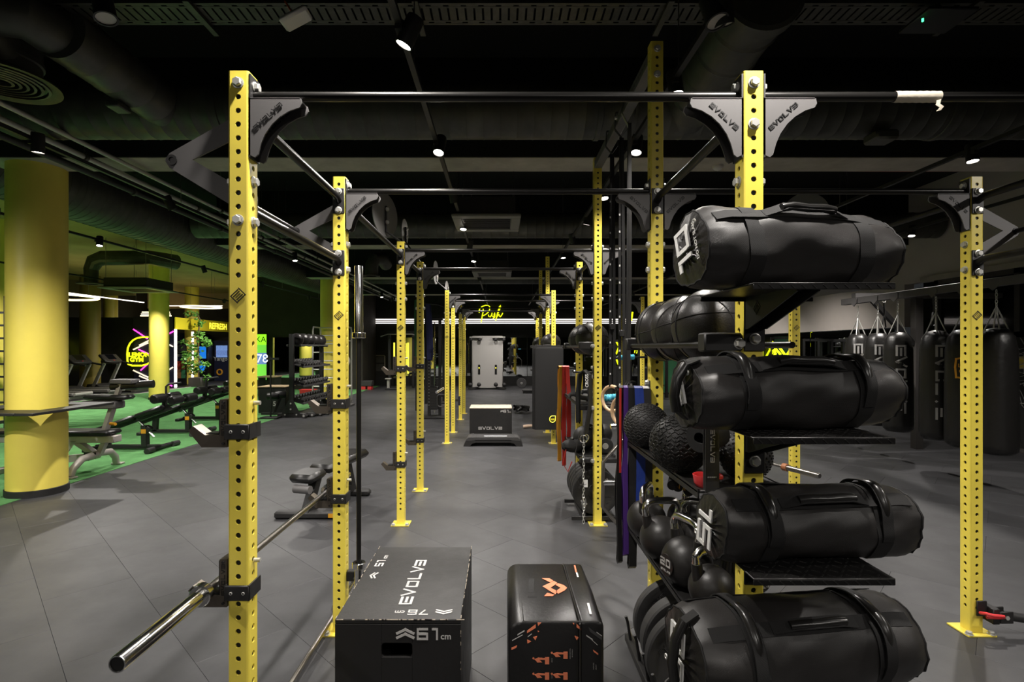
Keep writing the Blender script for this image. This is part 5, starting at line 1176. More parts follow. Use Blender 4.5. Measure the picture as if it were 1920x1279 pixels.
def dumb_proto():
    t = thing('dumbbell', 'x', 'dumbbell', (0, 0, 0), group='dumbbells on the rack')
    ob('handle', MB().cyl((-.065, 0, 0), (.065, 0, 0), .016, 10), 'chrome', t)
    hx = MB().lathe([(0, 0), (.052, .0), (.064, .012), (.064, .07), (.052, .082), (0, .082)], (.065, 0, 0), (1, 0, 0), 6); ob('head', hx, 'rubber_grey', t, ang=20)
    ob('head', MB().lathe([(0, 0), (.052, .0), (.064, .012), (.064, .07), (.052, .082), (0, .082)], (-.065, 0, 0), (-1, 0, 0), 6), 'rubber_grey', t, ang=20)
    for s in (-1, 1): ob('weight_mark', MB().cyl((s*.147, 0, 0), (s*.149, 0, 0), .03, 12), 'print_grey', t)
    return t
proto = dumb_proto(); first = True
for r_, (z, nm) in enumerate(((.36, 'bottom'), (.78, 'middle'), (1.25, 'top'))):
    for i in range(10 if r_ < 2 else 7):
        p = (-4.99, 12.82+.186*i, z+.075); lb = '%s dumbbell from the front on the %s shelf of the tall black rack' % (ORD[i], nm)
        d = proto if first else dup(proto); first = False
        d.location = p; d.rotation_euler = (0, R(17), 0); d['label'] = lb
for i, px in enumerate((576, 590, 604, 616)):
    p = PZ(px, 778-2*i, .065); d = dup(proto, '%s hexagonal dumbbell from the left on the floor below the rack' % ORD[i], (p.x, p.y, .058), R(80), 'dumbbells on the floor'); d.rotation_euler = (0, 0, R(78+6*i))
for i in range(5): wall_ball((-5.06, 12.85+.41*i, 1.885), .165, '%s grey-black medicine ball from the front on top of the dumbbell rack' % ORD[i], 30*i, grp='medicine balls on the dumbbell rack')
t = thing('cable_handle_stand', 'black post with hooks standing before the dumbbell rack', 'stand', (-5.5, 12.4, 0))
ob('pole', MB().bb(-5.52, -5.49, 12.38, 12.41, 0, 1.47), 'black_metal', t, world=True); ob('arm', MB().bb(-5.6, -5.3, 12.37, 12.42, 1.4, 1.45), 'black_metal', t, world=True); ob('base', MB().bb(-5.7, -5.3, 12.25, 12.55, .006, .04, .01), 'black_metal', t, world=True)
# wall bars on the second column
t = thing('wall_bars', 'grey tubular climbing frame standing against the yellow column', 'climbing frame', (-5.3, 15.8, 0))
for x in (-5.55, -4.6):
    for y in (15.3, 15.95): ob('post', MB().cyl((x, y, 0), (x, y, 2.2), .025, 10), 'silver_paint', t, world=True)
    ob('top_bend', MB().tube([(x, 15.3, 2.2), (x, 15.36, 2.3), (x, 15.9, 2.3), (x, 15.95, 2.2)], .025, 8), 'silver_paint', t, world=True)
for z in [.3+.25*i for i in range(8)]: ob('rung', MB().cyl((-5.55, 15.3, z), (-4.6, 15.3, z), .018, 8), 'silver_paint', t, world=True)
for z in (1.9, 2.3): ob('rung', MB().cyl((-5.55, 15.95, z), (-4.6, 15.95, z), .018, 8), 'silver_paint', t, world=True)
t = thing('elliptical_frame', 'white-ringed cardio machine partly hidden behind the second upright', 'cardio machine', (-4.55, 14.95, 0))
ob('wheel', MB().torus((-4.55, 15.0, 1.3), .17, .03, (.2, 1, 0), 28, 8), 'silver_paint', t, world=True); ob('post', MB().cyl((-4.55, 15.05, 0), (-4.55, 15.05, 1.3), .035, 10), 'charcoal_metal', t, world=True); ob('base', MB().bb(-4.8, -4.3, 14.9, 15.25, 0, .06, .01), 'charcoal_metal', t, world=True)
# block wall: video screen, mirror, bench, storage boxes
t = thing('video_screen', 'tall lit video screen showing a football match on the dark wall', 'screen', (-9.8, 20.93, .4))
x0, x1 = P(468, 0, 20.95).x, P(500, 0, 20.95).x; zt, zb = P(0, 627, 20.95).z, P(0, 712, 20.95).z
ob('frame', MB().bb(x0-.03, x1+.03, 20.93, 21.0, zb-.03, zt+.03), 'cap_black', t, world=True)
zs = [zb, zb+.62, zb+1.08, zb+1.4, zt]
for i, m in enumerate(('screen_green', 'screen_crowd', 'screen_green', 'screen_lime')): ob('screen_image', MB().bb(x0, x1, 20.92, 20.93, zs[i], zs[i+1]), m, t, world=True)
ob('print', MB().merge(txt('L KAD', .22, .002), face_m((x1-.22, 20.918, zt-.2), RX, UX)), 'print_dark', t, world=True, smooth=False); ob('print', MB().merge(txt('78', .34, .002), face_m((x1-.16, 20.918, zb+.86), RX, UX)), 'screen_text', t, world=True, smooth=False)
t = thing('wall_mirror', 'tall mirror on the dark wall behind the dumbbell rack', 'mirror', (-8.9, 20.97, .4))
ob('glass', MB().bb(P(511, 0, 20.95).x, P(600, 0, 20.95).x, 20.96, 20.99, P(0, 708, 20.95).z, P(0, 633, 20.95).z), 'mirror', t, world=True)
t = thing('storage_box', 'black plyo box on the turf behind the nearest upright', 'plyo box', (-5.85, 13.7, .006))
ob('case', MB().bb(-6.25, -5.55, 13.35, 13.95, .006, .67, .01), 'ply_black', t, world=True); ob('lid', MB().bb(-6.27, -5.53, 13.33, 13.97, .67, .69, .004), 'brown_panel', t, world=True); ob('print', MB().merge(txt('51', .12, .001, .02), face_m((-5.8, 13.345, .25), RX, UX)), 'print_grey', t, world=True, smooth=False)
t = thing('roller_bench', 'black bench with paired foam rollers in front of the dark plyo box', 'bench', (-5.6, 13.0, .006))
for s in (0, 1): ob('roller', MB().lathe([(0, 0), (.075, 0), (.09, .02), (.09, .26), (.075, .28), (0, .28)], (-5.85+.16*s, 12.95+.1*s, .48+.03*s), (.9, .3, 0), 18), 'vinyl', t, world=True)
ob('frame', MB().beam((-5.7, 13.0, .03), (-5.55, 13.1, .48), .06, .06).beam((-6.0, 13.0, .04), (-5.2, 13.0, .04), .06, .06), 'black_metal', t, world=True)
t = thing('side_table', 'low dark table under the video screen', 'table', (-8.6, 18.4, .006))
x0 = P(484, 0, 18).x; x1 = P(518, 0, 18).x
ob('top', MB().bb(x0, x1, 17.9, 18.5, .66, .7), 'brown_panel', t, world=True)
for x in (x0+.04, x1-.04): ob('leg', MB().bb(x-.02, x+.02, 17.95, 18.45, .006, .66), 'black_metal', t, world=True)
t = thing('red_crate', 'bright red crate on the turf behind the dumbbell rack', 'crate', P(575, 737, 18.6))
c = PZ(575, 740, .006); ob('body', MB().bb(c.x-.26, c.x+.26, c.y, c.y+.3, .006, .17, .01), 'red_plastic', t, world=True); ob('rim', MB().bb(c.x-.28, c.x+.28, c.y-.02, c.y+.32, .16, .185, .005), 'red_plastic', t, world=True)
t = thing('step_stack', 'grey step deck on red risers at the far end of the turf', 'step platform', PZ(686, 730, 0))
c = PZ(686, 731, 0); ob('riser', MB().bb(c.x-.2, c.x-.02, c.y, c.y+.3, 0, .14, .01), 'red_plastic', t, world=True); ob('riser', MB().bb(c.x+.06, c.x+.22, c.y, c.y+.3, 0, .14, .01), 'red_plastic', t, world=True); ob('deck', MB().bb(c.x-.24, c.x+.24, c.y-.02, c.y+.34, .14, .36, .02), 'rubber_grey', t, world=True)
t = thing('black_rack', 'black perforated storage rack at the left edge before a yellow column', 'rack', (-9.85, 10.4, 0))
for x in (-9.85, -10.9):
    ob('upright', MB().bb(x-.06, x+.06, 10.34, 10.46, 0, 2.72), 'black_metal', t, world=True)
    for k in range(12): ob('bolt', BOLT, None, t, loc=V((x, 10.34, .2+.22*k))-t.location, rot=(R(90), 0, 0))
for k in range(9): ob('shelf_bar', MB().bb(-11, -9.8, 10.5, 10.55, .3+.26*k, .34+.26*k), 'black_metal', t, world=True)

# ================================================================ TREADMILLS
def treadmill(p, label):
    t = thing('treadmill', label, 'treadmill', p, 0, group='row of treadmills'); o = ob
    o('deck', MB().bb(-.9, .95, -.42, .42, .1, .2, .03), 'tread_dark', t); o('belt', MB().bb(-.8, .9, -.28, .28, .2, .206), 'cap_black', t)
    for s in (-1, 1):
        o('side_rail', MB().bb(-.9, .98, s*.36-.07, s*.36+.07, .12, .235, .025), 'tread_deck', t)
        o('upright', MB().beam((-.72, s*.4, .2), (-.3, s*.4, 1.12), .07, .13, b=.02), 'silver_paint', t)
        o('handrail', MB().tube([(-.42, s*.4, 1.17), (-.05, s*.4, 1.1), (.18, s*.4, 1.06)], .035, 10), 'tread_dark', t)
    o('motor_cover', MB().prism([(-1.0, .08), (-.95, .3), (-.6, .3), (-.45, .21), (-.45, .08)], (0, -.42, 0), RX, UX, (0, .84, 0)), 'tread_dark', t)
    o('end_roller', MB().cyl((.97, -.36, .17), (.97, .36, .17), .06, 14), 'silver_paint', t)
    o('foot', MB().bb(.7, .85, -.4, .4, 0, .1, .01), 'silver_paint', t)
    c = o('console', MB().beam((-.52, 0, 1.42), (-.22, 0, 1.12), .86, .1, b=.03), 'tread_dark', t)
    o('display', MB().beam((-.46, 0, 1.425), (-.28, 0, 1.245), .42, .01), 'dark_glass', c); o('bezel', MB().beam((-.47, 0, 1.42), (-.26, 0, 1.21), .56, .012), 'silver_paint', c); o('stop_button', MB().cyl((-.24, 0, 1.2), (-.235, 0, 1.22), .025, 10), 'red_plastic', c)
    o('crossbar', MB().cyl((-.35, -.4, 1.1), (-.35, .4, 1.1), .04, 10), 'tread_dark', t)
for i, y in enumerate((15.6, 17.1, 18.6, 20.1)): treadmill((-14.75, y, 0), ('nearest grey treadmill at the left, partly behind the yellow column', 'second grey treadmill from the left', 'third grey treadmill from the left', 'farthest treadmill in front of the neon logo')[i])
# ================================================================ KIOSK AND NEON
struct('wall_partition', MB().bb(-18.6, -15.45, 21.95, 22.1, 0, 2.97), 'black_wall')
t = thing('kiosk', 'dark neon-lined kiosk with a yellow fascia sign reading REFRESH', 'kiosk', (-14.5, 22, 0))
ob('front_panel', MB().bb(-15.45, -13.72, 21.85, 21.95, 0, 2.45), 'navy', t, world=True); ob('front_header', MB().bb(-15.45, -13.72, 21.8, 21.95, 2.45, 2.97), 'black_wall', t, world=True)
f = ob('fascia', MB().bb(-13.78, -13.68, 21.8, 27.3, 2.47, 2.97), 'yellow_panel', t, world=True)
ob('lettering', MB().merge(txt('REFRESH', .3, .05, .02), face_m((-13.67, 25.1, 2.72), (0, 1, 0), UX)), 'neon_soft', f, world=True, smooth=False)
ob('corner_light', MB().bb(-13.72, -13.64, 21.78, 21.85, .02, 2.47), 'led_white', t, world=True)
for (a, b_, c, d), m in (((1000, 70, 1105, 140), 'neon_pink'), ((1045, 190, 1135, 145), 'neon_warm'), ((1000, 222, 1110, 172), 'neon_warm'), ((1040, 222, 1135, 265), 'neon_pink'), ((1055, 378, 1135, 305), 'neon_pink'), ((1000, 378, 1110, 430), 'neon_warm'), ((1045, 420, 1135, 458), 'neon_warm'), ((1065, 485, 1110, 455), 'neon_pink'), ((1258, 108, 1300, 85), 'neon_pink'), ((1258, 180, 1295, 200), 'neon_warm'), ((1258, 380, 1295, 355), 'neon_warm'), ((1258, 475, 1290, 497), 'neon_pink')):
    ob('neon_tube', MB().cyl(P(a/4, 600+b_/4, 21.8), P(c/4, 600+d/4, 21.8), .03, 8), m, t, world=True)
ob('inner_panel', MB().bb(-15.4, -15.3, 22.2, 27.2, 0, 2.4), 'black_wall', t, world=True); ob('back_panel', MB().bb(-15.4, -13.7, 27.2, 27.3, 0, 2.47), 'black_wall', t, world=True)
t = thing('neon_logo', 'yellow neon outline logo reading LEMON GYM beside the treadmills', 'neon sign', P(270, 690, 21.6))
Q = lambda l: [P(100+x/8, 560+y/8, 21.6) for x, y in l]
ob('neon_tube', MB().tube(Q([(1475, 578), (1330, 578), (1260, 590), (1200, 620), (1150, 670), (1118, 740), (1108, 830), (1112, 930), (1125, 985), (1180, 1005), (1330, 1005), (1400, 985), (1475, 945)]), .035, 8), 'neon_yellow', t, world=True)
for s, x, y in (('LEMON', 1290, 840), ('GYM', 1250, 915)): ob('lettering', MB().merge(txt(s, .2, .03, .06, 1.1), face_m(P(100+x/8, 560+y/8, 21.6), RX, UX)), 'neon_yellow', t, world=True, smooth=False)
ob('mount', MB().bb(P(258, 0, 21.6).x, P(300, 0, 21.6).x, 21.62, 21.84, 1.0, 1.04), 'cap_black', t, world=True)
# green neon hoop behind the first treadmill
HOOP = solo('neon_hoop', 'green-yellow neon hoop partly hidden behind the nearest yellow column', 'neon sign', MB().tube([P(114, 640, 21.7), P(119, 645, 21.7), P(124, 655, 21.7), P(126, 665, 21.7), P(125, 682, 21.7), P(118, 686, 21.7)], .05, 8), 'neon_yellow')
ob('mount', MB().bb(P(122, 0, 21.7).x-.02, P(122, 0, 21.7).x+.02, 21.7, 21.95, 1.5, 1.54), 'cap_black', HOOP, world=True)
# vending machines, posters, planter
def vend(x0, x1, y, z1, label, scr, words):
    t = thing('vending_machine', label, 'vending machine', ((x0+x1)/2, y, 0), group='machines in the kiosk')
    ob('cabinet', MB().bb(x0, x1, y, y+.7, 0, z1, .02), 'navy' if words else 'cap_black', t, world=True)
    ob('screen', MB().bb(x0+.12, x1-.1, y-.02, y, z1-.85, z1-.25), scr, t, world=True)
    if words:
        ob('print', MB().merge(txt(words, .26, .003), face_m(((x0+x1)/2-.05, y-.022, 1.1), RX, UX)), 'print_white', t, world=True, smooth=False)
        ob('hatch', MB().bb(x0+.1, x1-.1, y-.02, y, 1.3, 1.55), 'photo_brown', t, world=True); ob('emblem', MB().torus((x0+.3, y-.02, .45), .13, .04, (0, 1, 0), 20, 8), 'print_gold', t, world=True)
    else: ob('emblem', MB().cyl(((x0+x1)/2-.1, y-.02, .75), ((x0+x1)/2-.1, y, .75), .26, 24), 'screen_blue', t, world=True)
vend(P(368, 0, 25.9).x, P(391, 0, 25.9).x-.02, 25.9, 2.0, 'black vending machine with a blue lit screen behind the plant', 'screen_blue', None)
vend(P(401, 0, 26.4).x, P(430, 0, 26.4).x, 26.4, 2.05, 'navy vending machine with white lettering beside the nearest upright', 'screen_crowd', 'Yango')
t = thing('poster_stand', 'tall poster with black, red and green photo panels at the kiosk corner', 'poster', P(339, 725, 22.6))
x0, x1 = P(331, 0, 22.6).x, P(348, 0, 22.6).x; ob('board', MB().bb(x0-.02, x1+.02, 22.6, 22.65, 0.05, 1.85), 'cap_black', t, world=True)
xm = (x0+x1)/2
for q, m in (((x0, xm, .75, 1.1), 'photo_red'), ((xm+.01, x1, .75, 1.1), 'photo_brown'), ((x0, xm, .36, .73), 'photo_brown'), ((xm+.01, x1, .36, .73), 'photo_green'), ((x0, x1, 1.12, 1.3), 'navy'), ((x0, x1, 1.45, 1.82), 'black_wall')): ob('photo_panel', MB().bb(q[0], q[1], 22.59, 22.6, q[2], q[3]), m, t, world=True)
ob('print', MB().bb(x0+.03, x1-.05, 22.588, 22.59, 1.36, 1.39).bb(x0+.03, x1-.1, 22.588, 22.59, 1.31, 1.335), 'print_grey', t, world=True)
t = thing('light_column', 'vertical white light column standing behind the plant', 'lamp', P(361, 715, 23.4))
for k in range(8): ob('light_segment', MB().cyl(P(361, 622+k*11.4, 23.4), P(361, 630+k*11.4, 23.4), .05, 10), 'led_white', t, world=True)
ob('core', MB().cyl((P(361, 0, 23.4).x, 23.45, 0), (P(361, 0, 23.4).x, 23.45, 2.5), .03, 8), 'black_metal', t, world=True)
t = thing('potted_plant', 'tall leafy green plant in a dark square pot at the kiosk', 'plant', PZ(372, 725, 0))
c = PZ(372, 725, 0); yq = c.y
ob('pot', MB().bb(c.x-.28, c.x+.28, yq-.28, yq+.28, 0, .4, .02), 'planter', t, world=True)
ob('stem', MB().tube([c+V((0, 0, .4)), c+V((.03, 0, 1.2)), c+V((-.05, 0, 2.0)), c+V((.08, 0, 2.9)), c+V((-.1, 0, 3.2))], .03, 7), 'bark', t, world=True)
random.seed(11)
for px, py, rr, n_ in ((352, 588, .16, 26), (368, 590, .18, 30), (376, 606, .2, 34), (372, 628, .3, 40), (384, 638, .28, 50), (388, 645, .2, 30), (345, 642, .2, 34), (360, 650, .25, 40), (352, 668, .28, 50), (366, 665, .3, 50), (355, 682, .28, 44), (370, 682, .32, 54), (384, 682, .2, 34), (360, 694, .26, 44), (388, 708, .2, 34), (372, 695, .25, 40), (346, 660, .16, 24)):
    b = MB(); cc = P(px, py, yq)
    for k in range(n_):
        d = V((random.gauss(0, 1), random.gauss(0, 1), random.gauss(0, .8))).normalized()*rr*random.random()**.5; q = cc+d
        u = V((random.gauss(0, 1), random.gauss(0, 1), random.gauss(-.3, .5))).normalized(); s_ = u.cross(V((random.gauss(0, 1), random.gauss(0, 1), 1))).normalized(); l = random.uniform(.1, .17)
        b.add([q, q+u*l*.4+s_*l*.4, q+u*l, q+u*l*.4-s_*l*.4], [(0, 1, 2, 3)])
    ob('leaf_cluster', b, 'leaf', t, world=True, smooth=False, kind='stuff')
# LED pendants over the cardio side
t = thing('led_pendant', 'white linear LED pendant over the treadmills', 'pendant lamp', (-13.5, 17.6, 3.4)); ob('tube', MB().bb(-13.53, -13.47, 15.4, 19.6, 3.38, 3.41), 'led_white', t, world=True)
for y in (15.8, 19.2): ob('wire', MB().cyl((-13.5, y, 3.41), (-13.5, y, 4.55), .004, 5), 'steel', t, world=True)
t = thing('led_pendant', 'glowing LED ring pendant hanging over the treadmills', 'pendant lamp', (-14.4, 16.6, 3.33)); ob('ring', MB().torus((-14.5, 16.6, 3.33), 1.3, .035, (0, 0, 1), 56, 6), 'led_ring', t, world=True)
for a in (0, 120, 240): ob('wire', MB().cyl((-14.5+1.3*math.cos(R(a)), 16.6+1.3*math.sin(R(a)), 3.36), (-14.5+1.3*math.cos(R(a)), 16.6+1.3*math.sin(R(a)), 4.55), .004, 5), 'steel', t, world=True)
t = thing('led_pendant', 'white linear LED pendant above the yellow fascia', 'pendant lamp', (-12.8, 22, 3.45)); ob('tube', MB().bb(-13.9, -11.3, 21.0, 21.05, 3.37, 3.4), 'led_white', t, world=True); ob('wire', MB().cyl((-13.7, 21.02, 3.4), (-13.7, 21.02, 4.55), .004, 5).cyl((-11.6, 21.02, 3.4), (-11.6, 21.02, 4.55), .004, 5), 'steel', t, world=True)
t = thing('led_pendant', 'small glowing LED ring pendant above the yellow fascia', 'pendant lamp', (-13.2, 23.5, 3.45)); ob('ring', MB().torus((-13.4, 23.2, 3.5), .8, .035, (0, 0, 1), 40, 6), 'led_ring', t, world=True); ob('wire', MB().cyl((-13.4, 22.4, 3.5), (-13.4, 22.4, 4.55), .004, 5), 'steel', t, world=True)
for i in range(5): solo('led_ceiling_line', '%s LED line glowing high behind the dark partition' % ORD[i], 'light strip', MB().bb(-18.3+.25*i, -16.6+.15*i, 26.2-.3*i, 26.28-.3*i, 3.1+.07*i, 3.14+.07*i), 'led_ring', 'LED lines behind the partition')

# ================================================================ PUNCHING BAGS AND RIGHT WALL
XB = 5.9
t = thing('bag_rail', 'dark grey steel beam with brackets carrying the punching bags', 'bag rail', (XB, 6.5, 2.4))
ob('beam', MB().bb(XB-.05, XB+.05, 2.2, 8.95, 2.42, 2.52, .004), 'charcoal_metal', t, world=True)
for y in (8.7, 5.3, 2.6):
    ob('wall_arm', MB().bb(XB, XW, y-.05, y+.05, 2.52, 2.6), 'charcoal_metal', t, world=True); ob('brace', MB().beam((XB+.3, y, 2.5), (XB+1.0, y, 1.75), .07, .07), 'black_metal', t, world=True)
ob('post', MB().bb(XB+1.0, XB+1.12, 8.64, 8.76, 0, 2.52), 'dark_grey_wall', t, world=True)
def punch_bag(y, label, r=.2, zb=.43, zt=1.93, printed=True, ya=0, logo=False):
    t = thing('punching_bag', label, 'punching bag', (XB, y, zb), R(ya), group='hanging punching bags'); h = zt-zb
    pf = [(0, 0), (r*.75, .01), (r*.96, .05), (r, .12), (r*.985, h*.5), (r*.95, h*.82), (r*.82, h*.93), (r*.55, h*.985), (0, h)]
    b = MB().lathe(pf, (0, 0, 0), (0, 0, 1), 40)
    b.v = [(x*(1+.03*math.sin(7*math.atan2(y_, x))*max(0, z/h-.7)*3), y_*(1+.03*math.sin(7*math.atan2(y_, x))*max(0, z/h-.7)*3), z) for x, y_, z in b.v]
    ob('body', b, 'bag_vinyl', t, ang=60)
    top = V((0, 0, 2.42-zb))
    ob('trolley', MB().prism([(-.07, .02), (.07, .02), (.07, -.05), (.0, -.11), (-.07, -.05)], (-.056, 0, 2.5-zb-.02), (0, 1, 0), UX, (-.012, 0, 0)), 'charcoal_metal', t)
    z = 2.36-zb
    for k in range(5): ob('chain_link', MB().tube([V((0 if k % 2 else .012*math.cos(R(g)), .012*math.cos(R(g)) if k % 2 else 0, z-.04*k+.024*math.sin(R(g)))) for g in range(0, 360, 45)], .004, 5, True), 'zinc', t)
    for a in (45, 135, 225, 315): ob('strap', MB().cyl((0, 0, z-.18), (r*.6*math.cos(R(a)), r*.6*math.sin(R(a)), h*.96), .008, 6), 'zinc', t)
    def wrap(flat, zc, a0):
        o = MB(); o.f = flat.f; rr = r*.99+.004
        o.v = [((rr+v[2])*math.cos(a0+v[0]/rr), (rr+v[2])*math.sin(a0+v[0]/rr), zc+v[1]) for v in flat.v]; return o
    if printed:
        e = evolve(.13, .002, .16); e = MB().merge(e, M.Rotation(R(-90), 4, 'Z')); ob('print', wrap(e, h*.53, R(-122)), 'print_grey', t, smooth=False)
    if logo:
        e = MB(); pts = [(-.12, .1), (.0, .14), (.13, .14), (.13, -.02), (.08, -.12), (-.02, -.14), (-.12, -.13), (-.13, 0), (-.12, .1)]
        e.merge(stroke2(pts, .022)); e.merge(txt('LEMON', .045, .001, .02), M.Translation((0, .02, 0))); e.merge(txt('GYM', .045, .001, .02), M.Translation((-.03, -.05, 0)))
        ob('print', wrap(e, h*.68, R(-132)), 'print_gold', t, smooth=False)
for i, (y, zb, lg) in enumerate(((8.6, .5, 0), (8.14, .47, 0), (7.73, .44, 0), (7.05, .44, 0), (6.62, .42, 1), (6.19, .42, 0))):
    punch_bag(y, ('farthest black punching bag, seen above the second sandbag', 'second farthest black punching bag, half behind its neighbour', 'black punching bag with the brand name fully readable', 'black punching bag just left of the one with the gold logo', 'black punching bag with a gold lemon logo behind the right upright', 'nearest black punching bag right of the right yellow upright')[i], .19+.012*(i > 3), zb, 1.93, not lg and i < 5, 3*i, bool(lg))
for i, y in enumerate((7.4, 8.35)):
    t = thing('wrist_strap', ('nearer', 'farther')[i]+' black strap hanging from the punching bag beam', 'strap', (XB+.25, y, 2.0), group='straps on the bag rail')
    ob('loop', MB().ribbon([(0, 0, .42), (.01, 0, .2), (.03, 0, .02), (.0, 0, .0), (-.03, 0, .03), (0, 0, .2)], (0, .03, 0), .004), 'webbing', t); ob('clip', MB().torus((0, 0, .44), .025, .006, (0, 1, 0), 14, 6), 'zinc', t)
# line mural on the lower right wall
t = thing('wall_mural', 'white line and yellow facet mural on the dark lower right wall', 'mural', (XW-.004, 8.5, .9))
def wp(px, py): q = P(px, py, (XW-.004)*F/(px-CX)); return q
tri = [((1870, 652), (1905, 648), (1912, 655)), ((1870, 690), (1920, 660), (1920, 700)), ((1866, 718), (1892, 697), (1920, 680)), ((1874, 662), (1898, 655), (1930, 672)), ((1868, 672), (1915, 690), (1950, 668)), ((1870, 716), (1918, 720), (1940, 700)), ((1905, 715), (1912, 722), (1930, 712)), ((1890, 668), (1900, 692), (1935, 690)), ((1912, 632), (1918, 640), (1920, 646)), ((1908, 722), (1916, 760), (1935, 780)), ((1868, 682), (1930, 684), (1960, 715)), ((1918, 720), (1940, 760), (1960, 700)), ((1880, 664), (1930, 650), (1990, 690))]
for q in tri:
    w3 = [wp(*p) for p in q]
    for a, b_ in zip(w3, w3[1:]+w3[:1]): ob('painted_line', MB().beam(a, b_, .006, .004, (1, 0, 0)), 'mural_white', t, world=True, smooth=False)
for q, m in (((( 1868, 716), (1888, 680), (1898, 692)), 'mural_olive'), (((1888, 672), (1920, 668), (1960, 690), (1900, 692)), 'mural_yellow'), (((1870, 680), (1888, 672), (1900, 692), (1885, 690)), 'mural_olive')):
    w3 = [wp(*p) for p in q]; ob('painted_facet', MB().prism([(v.y, v.z) for v in w3], (XW-.002, 0, 0), (0, 1, 0), UX, (-.001, 0, 0)), m, t, world=True, smooth=False)
t = thing('barrier_chain', 'thin pale chain strung low along the dark right wall', 'chain', (XW-.1, 8, .7))
for y0 in (7.6, 8.6, 9.6): ob('chain', MB().tube([(XW-.02, y0-.9, .92), (XW-.06, y0-.6, .82), (XW-.06, y0-.3, .8), (XW-.02, y0, .92)], .008, 5), 'zinc', t, world=True)
# ================================================================ BACK OF THE ROOM
t = thing('functional_trainer', 'white upright functional trainer panel with black pulley arms at the mirror wall', 'gym machine', (-.35, 21.2, 0))
x0, x1 = P(885, 0, 21.1).x, P(943, 0, 21.1).x; xc = (x0+x1)/2
ob('panel', MB().bb(x0, x1, 21.1, 21.25, .03, 2.17, .03), 'machine_white', t, world=True); ob('cabinet', MB().bb(x0+.1, x1-.1, 21.25, 21.7, .03, 2.1, .03), 'machine_white', t, world=True)
for s in (-1, 1):
    ob('slot', MB().box((xc+s*.34, 21.095, .8), (.09, .02, .4), .008), 'cap_black', t, world=True); ob('slot_lamp', MB().box((xc+s*.34, 21.083, .87), (.04, .01, .05)), 'neon_soft', t, world=True)
    ob('top_arm', MB().bb(xc+s*.2, xc+s*.72, 20.95, 21.05, 2.08, 2.14, .01), 'silver_paint', t, world=True); ob('foot_arm', MB().beam((xc+s*.4, 21.1, .06), (xc+s*.72, 20.75, .06), .12, .08), 'tread_dark', t, world=True)
    for x in (.32, .66):
        ob('pulley', MB().sphere((xc+s*x, 20.95, 2.02), .075, 14, 10), 'rubber', t, world=True); ob('pulley', MB().sphere((xc+s*(x+.02), 20.85+(.1 if x < .5 else 0), .2), .085, 14, 10), 'rubber', t, world=True)
def tower(x, y, label, yaw=0):
    t = thing('cable_tower', label, 'cable machine', (x, y, 0), R(yaw), group='black cable towers')
    for s in (-1, 1): ob('upright', MB().bb(s*.13-.035, s*.13+.035, -.035, .035, 0, 2.35), 'black_metal', t)
    for k in range(26):
        ob('adjust_hole', MB().cyl((-.13, -.036, .3+.075*k), (-.13, -.034, .3+.075*k), .011, 8), 'print_grey', t)
    ob('guide_rod', MB().cyl((0, .0, .1), (0, 0, 2.3), .012, 8), 'chrome', t); ob('weight_stack', MB().bb(-.09, .09, -.12, .12, .2, .75, .01), 'cap_black', t)
    for k in range(8): ob('stack_plate', MB().bb(-.092, .092, -.122, .122, .22+.065*k, .275+.065*k), 'tread_dark', t)
    ob('base', MB().bb(-.3, .3, -.3, .1, 0, .05, .01), 'black_metal', t); ob('top_plate', MB().bb(-.2, .2, -.08, .08, 2.35, 2.42, .01), 'black_metal', t)
    ob('pulley', MB().torus((-.13, -.12, 1.9), .05, .02, (1, 0, 0), 18, 6), 'silver_paint', t); ob('handle', MB().tube([(-.3, -.1, .75), (-.36, -.1, .5), (-.25, -.1, .5), (-.3, -.1, .75)], .012, 7), 'black_metal', t); ob('cable', MB().cyl((-.3, -.1, .75), (-.15, -.1, 1.85), .005, 5), 'cap_black', t)
tower(-1.62, 12.6, 'nearer black cable tower left of the far yellow rig'); tower(-1.9, 15.9, 'farther black cable tower left of the far yellow rig', 10)
solo('resistance_band', 'wide navy resistance band hanging on the nearer cable tower', 'resistance band', MB().ribbon([P(802, 570, 12.4), P(803, 610, 12.4), P(804, 660, 12.4), P(805, 674, 12.4), P(807, 676, 12.42), P(809, 660, 12.44), P(807, 610, 12.44), P(804, 572, 12.44)], (.1, 0, 0), .008), 'navy_band')
solo('resistance_band', 'green resistance band looped high behind the fourth left upright', 'resistance band', MB().ribbon([P(779, 563, 13.86), P(778, 600, 13.86), P(779, 640, 13.86), P(780, 680, 13.86), P(782, 640, 13.94), P(781, 565, 13.94), P(780, 562, 13.9)], (.05, 0, 0), .008), 'photo_green')
t = thing('cross_bar_frame', 'black overhead frame of the far cable station with curved bar ends', 'gym machine', (-1.8, 14.2, 0))
for y in (13.9, 15.6): ob('post', MB().bb(-2.3, -2.22, y, y+.08, 0, 2.9), 'black_metal', t, world=True)
ob('bar', MB().tube([(-2.3, 13.9, 2.9), (-1.7, 13.9, 2.85), (-1.4, 13.9, 2.74), (-1.2, 13.9, 2.72)], .025, 8), 'black_metal', t, world=True); ob('bar', MB().cyl((-2.26, 13.9, 2.87), (-2.26, 15.7, 2.87), .03, 8), 'black_metal', t, world=True)
t = thing('lat_machine', 'dark lat pulldown machine by the mirror, neon reflections painted on its bars', 'gym machine', (-4.2, 21.6, 0))
for x in (-4.7, -3.7): ob('post', MB().bb(x-.05, x+.05, 21.8, 21.9, 0, 2.3), 'black_metal', t, world=True)
